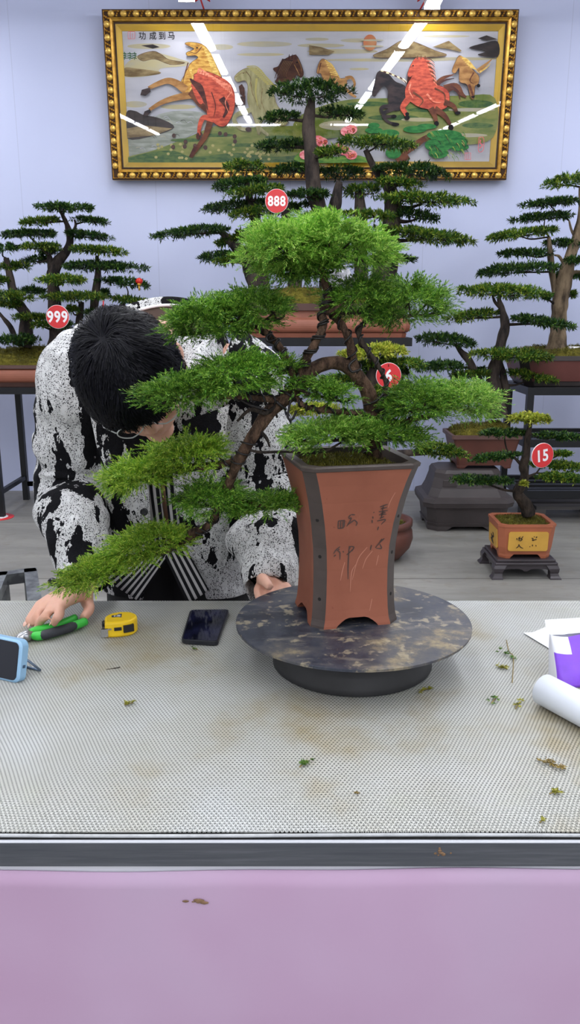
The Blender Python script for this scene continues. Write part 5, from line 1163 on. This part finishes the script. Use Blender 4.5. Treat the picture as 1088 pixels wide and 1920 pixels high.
RZ = MZ + .0255; c0, c1 = PZ(1019, 1292, RZ), PZ(1130, 1350, RZ); ax = unit(c1 - c0); c1 = c0 + ax * .24
u_ = unit(np.cross(ax, (0, 0, 1.))); w_ = np.cross(u_, ax); a = np.linspace(0, 2 * math.pi, 40, endpoint=False)
rg_ = lambda c, r: [c + u_ * math.cos(t) * r + w_ * math.sin(t) * r for t in a]
root = empty('paper_roll', (c0 + c1) / 2 * (1, 1, 0) + np.array((0, 0, MZ)), 'white paper roll lying at the right bench edge before the purple bag', 'paper roll')
b = MB(); b.loft([rg_(c0 + ax * .0003, .0135), rg_(c0, .0235), rg_(c0 + ax * .001, .0248), rg_(c1 - ax * .001, .0248), rg_(c1, .0235), rg_(c1 - ax * .0003, .0135)], cap0=False, cap1=False); b.build('paper_winding', pm('roll_white', srgb(228, 234, 244), .45), root)
b = MB(); b.loft([rg_(c0 + ax * .001, .0115), rg_(c0 + ax * .0005, .0136), rg_(c1 - ax * .0005, .0136), rg_(c1 - ax * .001, .0115), rg_(c0 + ax * .001, .0115)], cap0=False, cap1=False); b.build('core_tube', pm('roll_core', srgb(168, 140, 108), .8), root)
# clippings
CLP_Y = leaf_mat('clipping_yellow', srgb(120, 120, 34), srgb(166, 164, 60), srgb(196, 190, 90), .2, 30); CLP_G = leaf_mat('clipping_green', srgb(44, 84, 34), srgb(84, 124, 48), srgb(130, 160, 70), .2, 30); CLP_B = leaf_mat('clipping_brown', srgb(96, 80, 42), srgb(150, 128, 70), srgb(180, 160, 96), .2, 30)
def clip(px, py, dx, dy, n, m, lab, seed, K=15, stem=None, LL=.007):
    rng = np.random.default_rng(seed); c = PZ(px, py, MZ + .0015); e = PZ(px + dx, py + dy, MZ + .0015) - c; L = np.linalg.norm(e)
    root = empty('plant_clipping', (*c[:2], MZ), lab, 'clipping', 'clippings on the bench')
    t = rng.uniform(-1, 1, n); p = c + np.outer(t, e) + rng.normal(size=(n, 3)) * (L * .14, L * .14, .0003); p[:, 2] = MZ + .0015 + rng.random(n) * .004
    d = unit(np.tile(e, (n, 1)) / L * .5 + rng.normal(size=(n, 3)) * (.8, .8, .25)); d[:, 2] = np.abs(d[:, 2]) * .7
    Pp = np.repeat(p, K, 0); dd = unit(np.repeat(d, K, 0) + rng.normal(size=(n * K, 3)) * (.5, .5, .25)); dd[:, 2] = np.abs(dd[:, 2]) * .6
    b = MB(); b.quads(blades(Pp, unit(dd), LL * rng.uniform(.6, 1.2, n * K), np.full(n * K, LL * .2), rng)); b.build('needles', m, root)
    b = MB(); s_ = stem or [(px - dx, py - dy), (px, py - 1), (px + dx, py + dy)]
    b.tube(spline([PZ(x, y, MZ + .0012) for x, y in s_], 5), .0008, 5); b.build('stem', CLP_B, root)
clip(948, 1226, 14, 9, 12, CLP_G, 'longest green juniper sprig with a pale stem, lying right of the turntable', 1, stem=[(950, 1200), (955, 1222), (963, 1232), (961, 1280)])
clip(943, 1252, 8, 2, 10, CLP_Y, 'round yellow green tuft lying just below the green sprig', 2)
clip(928, 1312, 6, -6, 6, CLP_G, 'small dark green scrap lying left of the white paper roll', 3)
clip(972, 1322, 5, -7, 6, CLP_Y, 'small yellowish scrap lying nearest to the end of the paper roll', 4)
clip(242, 1320, 8, -2, 9, CLP_Y, 'yellow green moss scrap lying alone below the tape measure', 5)
clip(570, 1432, 8, -6, 7, CLP_G, 'pale green leaf scrap lying alone in the middle of the mat', 6)
clip(1036, 1433, 26, 9, 14, CLP_B, 'long brownish dry twig lying near the right edge of the mat', 7)
clip(1040, 1486, 9, -2, 8, CLP_Y, 'dark olive tuft lying below the brownish dry twig', 8)
clip(1016, 1540, 3, -2, 4, CLP_Y, 'tiny lime green speck nearest to the steel edge bar', 9, LL=.005)
clip(797, 1294, 10, -3, 9, CLP_Y, 'olive tuft lying against the foot of the turntable drum', 10)
clip(366, 1217, 5, 1, 5, CLP_G, 'small green speck lying just in front of the smartphone', 11, LL=.005)
clip(668, 1487 - 0, 3, 1, 3, CLP_B, 'tiny pale brown crumb in front of the turntable near the bench edge', 12, LL=.004)
b = MB(); b.tube(spline([PZ(200, 1255, MZ + .001), PZ(214, 1253, MZ + .0015), PZ(225, 1251, MZ + .001)], 4), [.0005] * 4 + [.0009] * 5, 5); lbl(b.build('dry_twig', BARK_D), 'thin dark dry twig lying on the mat below the tape measure', 'twig')
# ------------------------------------------------------------------ the person bending over the bench
SKIN = NT('skin'); SKIN.set(.5, 0, .35); SKIN.b.inputs['Subsurface Weight'].default_value = .12; SKIN.b.inputs['Subsurface Radius'].default_value = (.02, .008, .004); SKIN.b.inputs['Subsurface Scale'].default_value = .4
SKIN.col(SKIN.ramp(SKIN.noise(SKIN.coord(), 20, 3), [(.3, srgb(214, 160, 138)), (.7, srgb(228, 180, 158))])); SKIN.bump(SKIN.noise(SKIN.coord(), 300, 3), .08, .001); SKIN = SKIN.m
HC = P(244, 700, 1.51)
kv = unit(np.array((-.17, -.74, .52))); fv = np.array((.36, -.45, -.80)); fv = unit(fv - kv * np.dot(fv, kv)); lv = np.cross(kv, fv)
HR = np.stack([lv, fv, kv], 1)
def H(l, f, k): return HC + HR @ np.array((l, f, k))
SH = np.array((-.285, 1.755, 1.265))                 # between the shoulders
SR, SL = P(150, 700, 1.735), P(452, 700, 1.765)      # his right (picture left), his left
ER, EL = P(128, 905, 1.76), P(512, 905, 1.78)
WR = PZ(156, 1104, .812); WL = PZ(505, 1110, .80)
HIP = np.array((-.275, 1.93, .86))
def chain(b, pts, rad, seg=10): b.tube(spline(pts, 5), np.interp(np.linspace(0, len(rad) - 1, (len(pts) - 1) * 5 + 1), range(len(rad)), rad), seg)
b = MB()
b.ball(H(0, 0, 0), (.078, .096, .098), 0, 24, 16, HR); b.ball(H(0, .028, -.06), (.062, .072, .066), 0, 20, 12, HR); b.ball(H(0, .070, -.108), (.030, .026, .022), 0, 14, 10, HR)
b.ball(H(0, .080, .012), (.055, .022, .020), 0, 16, 10, HR)                                     # brow
chain(b, [H(0, .088, .002), H(0, .105, -.022), H(0, .112, -.040)], [.009, .011, .013]); 
for s_ in (-1, 1):
    b.ball(H(s_ * .012, .104, -.043), .009, 0, 10, 8); b.ball(H(s_ * .033, .083, -.004), (.014, .010, .008), 0, 12, 8, HR); b.ball(H(s_ * .042, .072, -.045), (.020, .018, .020), 0, 12, 8, HR)
    Re = HR @ np.array(Matrix.Rotation(s_ * .35, 3, 'Z')); b.ball(H(s_ * .092, -.008, -.024), (.006, .020, .031), 0, 14, 10, Re); b.ball(H(s_ * .100, -.018, -.018), (.006, .011, .026), 0, 12, 8, Re); b.ball(H(s_ * .086, .002, -.048), (.006, .008, .010), 0, 8, 6, HR)
b.ball(H(0, .096, -.066), (.022, .009, .006), 0, 12, 8, HR); b.ball(H(0, .094, -.077), (.019, .009, .006), 0, 12, 8, HR)      # lips
chain(b, [H(0, -.03, -.05), H(0, -.045, -.12), SH + (0, .0, .01), SH + (0, .02, -.08)], [.060, .056, .062, .08], 16)
b.ball(SH + (0, .03, -.06), (.13, .085, .07)); chain(b, [SH + (0, .03, -.05), SH + (0, .08, -.2), HIP + (0, .0, .0), HIP + (0, .0, -.06)], [.10, .12, .125, .13], 20)
for s_, a, e, w in ((-1, SR, ER, WR), (1, SL, EL, WL)):
    chain(b, [SH + (s_ * .07, .01, -.03), a, (a + e) / 2, e], [.055, .052, .046, .040], 14); chain(b, [e, e * .6 + w * .4, w], [.040, .037, .026], 14)
    hp = HIP + (s_ * .085, 0, -.08); kn = np.array((hp[0] + s_ * .01, hp[1] - .03, .46)); an = np.array((hp[0] + s_ * .015, hp[1] + .02, .09))
    chain(b, [hp, (hp + kn) / 2, kn], [.085, .072, .055], 14); chain(b, [kn, kn * .6 + an * .4, an], [.055, .050, .036], 14); chain(b, [an, an + (0, -.05, -.045), an + (0, -.15, -.06)], [.036, .034, .024], 12)
# right hand on the pliers
G = lambda x, y, z: PZ(x, y, TZ + z)
kn = [G(112, 1138, .050), G(99, 1135, .050), G(84, 1135, .046), G(69, 1139, .040)]
for q in kn: chain(b, [WR, WR * .45 + q * .55 + np.array((0, 0, .004)), q], [.021, .016, .0115], 10)
chain(b, [WR * .8 + kn[0] * .2, WR * .35 + kn[1] * .65, kn[2]], [.020, .017, .012]); 
for q, (mx_, my_, mz_), (tx_, ty_, tz_), r in ((kn[0], (111, 1154, .047), (100, 1172, .024), .0094), (kn[1], (86, 1154, .040), (71, 1177, .010), .0092), (kn[2], (72, 1151, .034), (59, 1174, .009), .0088), (kn[3], (59, 1154, .026), (50, 1172, .009), .0078)):
    m_ = G(mx_, my_, mz_); t_ = G(tx_, ty_, tz_); d_ = m_ * .5 + t_ * .5 + np.array((0, -.001, .003)); chain(b, [q, m_, d_, t_], [r * 1.12, r * 1.04, r * .95, r * .78], 10)
chain(b, [WR + (.004, -.008, -.004), G(163, 1128, .034), G(167, 1143, .026), G(155, 1160, .018)], [.018, .0135, .0115, .0088], 10)
# left hand holding the far rim of the turntable
rim = np.array((TC[0] + TR * math.cos(math.radians(132)), TC[1] + TR * math.sin(math.radians(132)), DZ)); rd = unit(np.array((-.22, 1., 0))); tang = np.array((-rd[1], rd[0], 0))
pm_ = rim + rd * .045 + np.array((0, 0, -.010))
WL = rim + rd * .105 + np.array((.006, .0, -.022))
chain(b, [EL * .35 + WL * .65, WL], [.034, .025]); chain(b, [WL, pm_], [.024, .022])
chain(b, [WL + (-.006, -.01, .006), rim + rd * .030 + tang * .022 + np.array((0, 0, .014)), rim + rd * .004 + tang * .018 + np.array((0, 0, .014)), rim - rd * .014 + tang * .014 + np.array((0, 0, .0095))], [.016, .012, .0105, .0085], 10)
for i_, o_ in enumerate((-.030, -.011, .008, .026)):
    k0 = pm_ + tang * o_ * 1.05 + np.array((0, 0, -.004)); m_ = rim + rd * .012 + tang * o_ + np.array((0, 0, -.030)); t_ = rim - rd * .014 + tang * o_ + np.array((0, 0, -.021))
    chain(b, [WL * .4 + k0 * .6, k0, m_, t_], [.013, .0105, .0094, .0078], 10)
person = b.build('person', SKIN, origin=(HIP[0], HIP[1], 0))
tag(person, 'person in a black and white patterned jacket bending low over the bench', 'person')
finish(person, [('REMESH', dict(mode='VOXEL', voxel_size=.0042)), ('SMOOTH', dict(factor=.5, iterations=5))])
# fingernails
b = MB()
for (tx_, ty_, tz_, mx_, my_, mz_) in ((100, 1172, .024, 111, 1154, .047), (71, 1177, .010, 86, 1154, .040), (59, 1174, .009, 72, 1151, .034), (50, 1172, .009, 59, 1154, .026)):
    t_ = G(tx_, ty_, tz_); m_ = G(mx_, my_, mz_); d_ = unit(t_ - m_); up = unit(np.array((0, -.35, 1.)) - d_ * np.dot(d_, (0, -.35, 1.))); sd_ = np.cross(d_, up)
    b.ball(t_ - d_ * .001 + up * .0062, (.0045, .0058, .0012), 0, 10, 6, np.stack([sd_, d_, up], 1))
b.build('fingernail', pm('nail', srgb(232, 188, 170), .3), person)
# hair: a close cap and loose strands flowing from the whorl
HAIR = NT('black_hair'); HAIR.set(.45, 0, .14); g_ = HAIR.n('ShaderNodeNewGeometry'); HAIR.col(HAIR.ramp(g_.outputs['Random Per Island'], [(0, srgb(4, 4, 8)), (1, srgb(12, 12, 22))])); HAIR = HAIR.m
def covered(l, f, k):
    lim = -.28 - .30 * max(0., -f)
    if abs(l) > .78 and abs(f) < .42: lim = -.06
    if f > .15: lim = -.28 + (f - .15) * .75
    return k > lim
er = np.array((.078, .096, .098))
b = MB(); nu, nv = 48, 30; V = []; keep = []
for i_ in range(nv):
    t = -math.pi / 2 + math.pi * i_ / (nv - 1)
    for j_ in range(nu):
        a = 2 * math.pi * j_ / nu; u3 = np.array((math.cos(t) * math.cos(a), math.cos(t) * math.sin(a), math.sin(t)))
        cv = covered(*u3); keep.append(cv); sc_ = 1 + (.012 / .09 if cv else -.06); V.append(H(*(u3 * er * sc_)))
F = [(i_ * nu + j_, i_ * nu + (j_ + 1) % nu, (i_ + 1) * nu + (j_ + 1) % nu, (i_ + 1) * nu + j_) for i_ in range(nv - 1) for j_ in range(nu) if any(keep[q] for q in (i_ * nu + j_, i_ * nu + (j_ + 1) % nu, (i_ + 1) * nu + j_))]
b.add(V, F)
hair = b.build('hair', HAIR, person)
rng = np.random.default_rng(33); wh = unit(HR.T @ np.array((-.30, -.80, .62))); Q = []
made = 0
locks = []
while len(locks) < 620:
    u3 = unit(rng.normal(size=3))
    if covered(*u3): locks.append((u3, rng.normal() * .28, rng.uniform(.5, 2.3), rng.uniform(.06, .10)))
while made < 24000:
    u0, swirl, lf_, L = locks[rng.integers(0, 620)]
    u3 = unit(u0 + rng.normal(size=3) * .07)
    if not covered(*u3): continue
    made += 1; L = L * rng.uniform(.75, 1.1); st = 6; pts = []; q = u3.copy(); swirl = swirl + rng.normal() * .04
    for s_ in range(st):
        dirn = q - wh * np.dot(q, wh); dirn = unit(dirn); tg = unit(dirn - q * np.dot(dirn, q)); sw = np.cross(q, tg); tg = unit(tg + sw * (.45 * math.exp(-3 * np.linalg.norm(q - wh)) + swirl + .25 * math.sin(5 * q[0] + 4 * q[1])))
        lift = .011 + .0085 * lf_ * math.sin(math.pi * min(1, s_ / (st - 1) * .72)) * rng.uniform(.8, 1.15)
        pts.append(HR @ (q * er * (1 + lift / .09)) + HC); q = unit(q + tg * L / st / .09)
        if q[1] > .82 and q[2] < -.05: q[1] = .82
    pts = np.array(pts); T = unit(np.gradient(pts, axis=0)); nn = unit(pts - HC); sd_ = unit(np.cross(T, nn)); w = np.array([.6, 1, 1, .9, .6, .08])[:, None] * rng.uniform(.0004, .0009)
    A_, B_ = pts + sd_ * w, pts - sd_ * w
    for s_ in range(st - 1): Q.append((A_[s_], A_[s_ + 1], B_[s_ + 1], B_[s_]))
b = MB(); b.quads(np.array(Q)); o = b.build('hair_strands', HAIR, hair); o['kind'] = 'stuff'
bpy.ops.object.select_all(action='DESELECT') if False else None
# eyebrows, eyes
b = MB()
for s_ in (-1, 1): b.tube(spline([H(s_ * .016, .104, .012), H(s_ * .034, .101, .018), H(s_ * .052, .088, .012)], 4), np.linspace(.003, .0018, 9), 6)
b.build('eyebrow', HAIR, person)
b = MB()
for s_ in (-1, 1): b.ball(H(s_ * .033, .091, -.009), (.010, .004, .0028), 0, 10, 6, HR)
b.build('eye', pm('eye_dark', srgb(34, 26, 24), .2), person)
# clear spectacles
gp = NT('spectacle_frame'); gp.set(.15, 0, .6); gp.col(srgb(210, 212, 214))
gl_root = None; b = MB(); a = np.linspace(0, 2 * math.pi, 33)
for s_ in (-1, 1):
    b.tube([H(s_ * .034 + .025 * math.cos(t), .112 - .010 * abs(math.cos(t) * s_ + s_ * .2) * .4, -.010 + .021 * math.sin(t)) for t in a], .0013, 6)
    b.tube([H(s_ * .059, .108, -.002), H(s_ * .078, .085, -.004), H(s_ * .086, .01, -.006), H(s_ * .086, -.015, -.02)], .0014, 6)
b.tube([H(-.010, .113, -.006), H(0, .117, -.003), H(.010, .113, -.006)], .0013, 6)
b.build('spectacles', gp.m, person)

# jacket cloth: woolly white with black brush strokes
k = NT('jacket_cloth'); k.set(.85, 0, .15)
v = k.coord(scale=(1, 1, .22)); n1 = k.noise(v, 22, 3, .5); n2 = k.noise(k.coord(scale=(1, 1, .55)), 85, 3, .6); n3 = k.noise(k.coord(), 380, 2, .6); n4 = k.noise(k.coord(scale=(1, 1, .4)), 9, 2, .5)
sum_ = k.math('ADD', k.math('ADD', k.math('MULTIPLY', n1, .75), k.math('MULTIPLY', n2, .25)), k.math('MULTIPLY', n4, .35))
stroke_ = k.ramp(sum_, [(0, WH), (.565, WH), (.585, BK), (1, BK)], 'LINEAR')
inv = k.math('SUBTRACT', 1.0, stroke_)
spk = k.math('GREATER_THAN', n3, .572)
msk = k.math('MAXIMUM', k.math('SUBTRACT', 1.0, k.math('GREATER_THAN', sum_, .615)), spk)
JW = k.ramp(n2, [(.3, srgb(206, 206, 206)), (.7, srgb(232, 232, 232))])
bk_ = k.math('MAXIMUM', k.math('GREATER_THAN', sum_, .700), k.math('MULTIPLY', spk, k.math('LESS_THAN', n2, .56)))
k.col(k.mix(bk_, JW, srgb(18, 18, 22))); k.bump(k.math('ADD', k.math('MULTIPLY', n3, .25), k.math('MULTIPLY', k.noise(k.coord(scale=(1, 1, .7), rot=(.3, .2, 0)), 17, 3, .5), 1.6)), .8, .022)
JAC = k.m; JIN = pm('jacket_lining', srgb(86, 70, 62), .8)
def folds(p, n, amp=.010, sc=9., zs=.5, seed=0.):
    q = Vector((p[0] * sc + seed, p[1] * sc, p[2] * sc * zs)); f = mnoise.noise(q) + .5 * mnoise.noise(q * 2.1); return p + n * f * amp
SHELL = [(.690, (-.272, 1.925), .200, .150, .30), (.74, (-.273, 1.92), .202, .152, .26), (.80, (-.275, 1.90), .204, .155, .18), (.87, (-.277, 1.88), .206, .155, .105), (.95, (-.280, 1.86), .208, .152, .085), (1.03, (-.282, 1.84), .212, .148, .08), (1.11, (-.284, 1.82), .214, .142, .075), (1.18, (-.285, 1.795), .208, .130, .075), (1.23, (-.285, 1.775), .190, .112, .08), (1.265, (-.285, 1.765), .155, .092, .09), (1.29, (-.285, 1.76), .115, .078, .12), (1.305, (-.285, 1.757), .088, .07, .16)]
zs_ = np.array([q[0] for q in SHELL]); ZZ = np.linspace(zs_[0], zs_[-1], 72)
def shell(z):
    g = lambda f: float(np.interp(z, zs_, [f(q) for q in SHELL])); return g(lambda q: q[1][0]), g(lambda q: q[1][1]), g(lambda q: q[2]), g(lambda q: q[3]), g(lambda q: q[4])
def cloth_shell(b, scale=1., gapf=1., amp=.011, nth=90, inset=0., seed=0., zlo=None, uvs=None, gapfn=None):
    rows = []
    for z in (ZZ if zlo is None else ZZ[ZZ >= zlo]):
        cx_, cy_, A_, B_, gp_ = shell(z); gp_ = gp_ * gapf if gapfn is None else gapfn(z); g_ = math.asin(min(.97, gp_ / 1.0)) if gp_ < 1 else 1.2
        th = np.linspace(g_, 2 * math.pi - g_, nth); r = []
        for t in th:
            s_, c_ = math.sin(t), -math.cos(t); e_ = .82
            n = np.array((s_ / A_, c_ / B_, 0)); n /= np.linalg.norm(n)
            p = np.array((cx_ + (A_ - inset) * np.sign(s_) * abs(s_) ** e_, cy_ + (B_ - inset) * np.sign(c_) * abs(c_) ** e_, z))
            r.append(folds(p, n, amp, 9, .45, seed))
            if uvs is not None: uvs.append((t / (2 * math.pi), z))
        rows.append(r)
    b.loft(rows, cap0=False, cap1=False, closed=False)
def sleeve(b, a, e, w, r0, r1, r2, seed, n=70):
    pts = spline([a + unit(a - e) * .02 + (SH - a) * .22, a, (a * .45 + e * .55), e, e * .45 + w * .55, w], 14); N_ = len(pts); t = np.linspace(0, 1, N_)
    rad = np.interp(t, [0, .2, .5, .6, .8, .93, 1], [r0 * .9, r0, r1 * 1.02, r1, r1 * .98, r2 * 1.15, r2]); T = unit(np.gradient(pts, axis=0)); u = unit(np.cross(T, np.array((0, 1., .3)))); rings = []
    ang = np.linspace(0, 2 * math.pi, 40, endpoint=False)
    for i_ in range(N_):
        u_ = unit(u[i_] - T[i_] * np.dot(u[i_], T[i_])); w_ = np.cross(T[i_], u_); wrk = .055 * math.sin(i_ * .62 + seed) + .045 * math.sin(i_ * .33 + seed * 2)
        ring = []
        for q in ang:
            n_ = u_ * math.cos(q) + w_ * math.sin(q); bulge = 1 + wrk * (1 + .6 * math.sin(q * 2 + i_ * .25)) * (1 if t[i_] > .25 else t[i_] * 4)
            p = pts[i_] + n_ * rad[i_] * bulge; p = folds(p, n_, .016, 11, 1.0, seed); ring.append(folds(p, n_, .005, 26, .6, seed))
        rings.append(ring)
    b.loft(rings, cap0=False, cap1=False)
b = MB(); cloth_shell(b)
sleeve(b, SR, ER, WR + unit(ER - WR) * .012 + np.array((0, .006, .004)), .084, .076, .046, 1.3)
sleeve(b, SL, EL, WL + np.array((.0, -.020, -.012)), .084, .078, .054, 4.1)
jacket = b.build('jacket', [JAC, JIN], person)
finish(jacket, [('SOLIDIFY', dict(thickness=.006, offset=-1)), ('SUBSURF', dict(levels=1, render_levels=1))])
# stand-up collar with pointed fronts
b = MB(); rows = []
for j_, (h_, o_) in enumerate(((0, .0), (.03, -.006), (.058, -.001), (.074, .006), (.078, .014), (.055, .024), (.025, .034), (.0, .042))):
    r = []
    for t in np.linspace(.55, 2 * math.pi - .55, 60):
        s_, c_ = math.sin(t), -math.cos(t); fr_ = max(0., -c_)                     # 1 at the front, open wide there
        rad_a, rad_b = .098 + o_, .082 + o_
        p = np.array((SH[0] + rad_a * s_ + .012, SH[1] + rad_b * c_ + .012 - .04 * fr_, 1.272 + h_ * (1 - .5 * fr_) - .07 * fr_ + .036 * max(0., c_) ** 1.5)); r.append(folds(p, np.array((s_, c_, 0)), .004, 16, 1., 2.))
    rows.append(r)
b.loft(rows, cap0=False, cap1=False, closed=False, mis=lambda k_, j: 1 if k_ < 2 else 0); col_ = b.build('collar', [JAC, JIN], person)
finish(col_, [('SOLIDIFY', dict(thickness=.005, offset=0)), ('SUBSURF', dict(levels=1, render_levels=1))])
b = MB(); b.tube([np.array((SH[0] + .098 * math.sin(t) + .012, SH[1] + .078 * -math.cos(t) + .012 - .04 * max(0, math.cos(t)), 1.272 + .058 * (1 - .5 * max(0, math.cos(t))) - .07 * max(0, math.cos(t)) + .036 * max(0., -math.cos(t)) ** 1.5)) for t in np.linspace(.7, 2 * math.pi - .7, 60)], .0035, 6); b.build('collar_piping', TAGW, person)
# chest flaps, buttons
def surf(px, py, Y): return P(px, py, Y)
def flap(pts, Y, dth, nm):
    b = MB(); q = [surf(x, y, Y + dy) for x, y, dy in pts]; b.prism(q, (0, .006, 0)); o = b.build(nm, JAC, person); return o
flap([(160, 735, .0), (270, 785, -.01), (330, 800, .0), (288, 872, -.012), (200, 882, -.012), (182, 840, -.004)], 1.635, 0, 'lapel')
flap([(345, 790, .0), (430, 760, .0), (420, 830, -.01), (352, 850, -.012), (338, 830, -.008)], 1.645, 0, 'lapel')
BTN = pm('button_black', srgb(40, 40, 44), .25)
for x, y, Y in ((205, 868, 1.618), (270, 960, 1.69), (97, 1092, 1.50)):
    b = MB(); p = P(x, y, Y); a = np.linspace(0, 2 * math.pi, 20, endpoint=False)
    b.loft([[p + np.array((math.cos(t) * r, y_, math.sin(t) * r)) for t in a] for r, y_ in ((.008, .006), (.0085, 0), (.0065, -.002), (.0055, -.0005), (.003, -.0005))], smooth=False); b.build('button', BTN, person)
# striped shirt and black trousers
k = NT('striped_shirt'); k.set(.7, 0, .2); s3 = k.n('ShaderNodeSeparateXYZ'); k.l(k.coord('UV'), s3.inputs[0])
fr = k.math('FRACT', k.math('MULTIPLY', s3.outputs[0], 120.0)); k.col(k.mix(k.math('GREATER_THAN', fr, .55), srgb(24, 24, 28), srgb(188, 186, 186))); SHIRT = k.m
b = MB(); uvs = []
cloth_shell(b, amp=.004, inset=.022, uvs=uvs, seed=3., zlo=.70, gapfn=lambda z: .012 if z > .83 else .012 + min(.5, (.83 - z) * 6))
b.uv = uvs; sh_ = b.build('shirt', SHIRT, person); finish(sh_, [('SOLIDIFY', dict(thickness=.003, offset=-1))])
def tail(quad, Y, n=14):                            # an open shirt tail hanging below the jacket opening: corners a-b across the top, d-c across the hem
    a_, b_, c_, d_ = [P(x, y, Y + dy) for x, y, dy in quad]; V = []; uv_ = []
    for i_ in range(n):
        t = i_ / (n - 1)
        for j_ in range(n):
            w = j_ / (n - 1); p = (a_ * (1 - w) + b_ * w) * (1 - t) + (d_ * (1 - w) + c_ * w) * t
            wd = np.linalg.norm(d_ - c_); p = p + np.array((0, -.006 * math.sin(w * 5) * t, 0)); V.append(p); uv_.append((w * wd / .013 / 120. , t))
    b = MB(); b.add(V, [(i_ * n + j_, i_ * n + j_ + 1, (i_ + 1) * n + j_ + 1, (i_ + 1) * n + j_) for i_ in range(n - 1) for j_ in range(n - 1)]); b.uv = uv_
    o = b.build('shirt_tail', SHIRT, person); finish(o, [('SOLIDIFY', dict(thickness=.003, offset=0))])
tail([(268, 1035, .0), (326, 1028, .0), (258, 1129, -.02), (196, 1080, -.01)], 1.745)
tail([(304, 1034, .0), (348, 1026, .0), (392, 1108, -.01), (352, 1131, -.02)], 1.745)
b = MB(); b.ball(HIP + (0, .01, .0), (.165, .115, .15), 0, 24, 14)
for s_ in (-1, 1):
    hp = HIP + (s_ * .085, 0, -.06); kn_ = np.array((HIP[0] + s_ * .095, HIP[1] - .03, .46)); an = np.array((HIP[0] + s_ * .10, HIP[1] + .02, .06)); chain(b, [hp, (hp + kn_) / 2, kn_, kn_ * .5 + an * .5, an], [.105, .098, .08, .078, .075], 20)
tr_ = b.build('trousers', pm('black_trousers', srgb(20, 20, 24), .8, bump=.2, bs=200), person)
finish(tr_, [('REMESH', dict(mode='VOXEL', voxel_size=.012)), ('SMOOTH', dict(factor=.5, iterations=4))])
for s_ in (-1, 1):
    b = MB(); an = np.array((HIP[0] + s_ * .10, HIP[1] + .02, 0)); rings = []
    for y_, w_, h_ in ((.055, .025, .05), (.045, .036, .075), (0, .040, .08), (-.08, .044, .06), (-.16, .046, .042), (-.20, .034, .032), (-.215, .015, .02)):
        rings.append([an + np.array((math.cos(t) * w_, y_, h_ / 2 + math.sin(t) * h_ / 2)) for t in np.linspace(0, 2 * math.pi, 16, endpoint=False)])
    b.loft(rings); b.build('shoe', pm('shoe_black', srgb(28, 28, 30), .5), person)
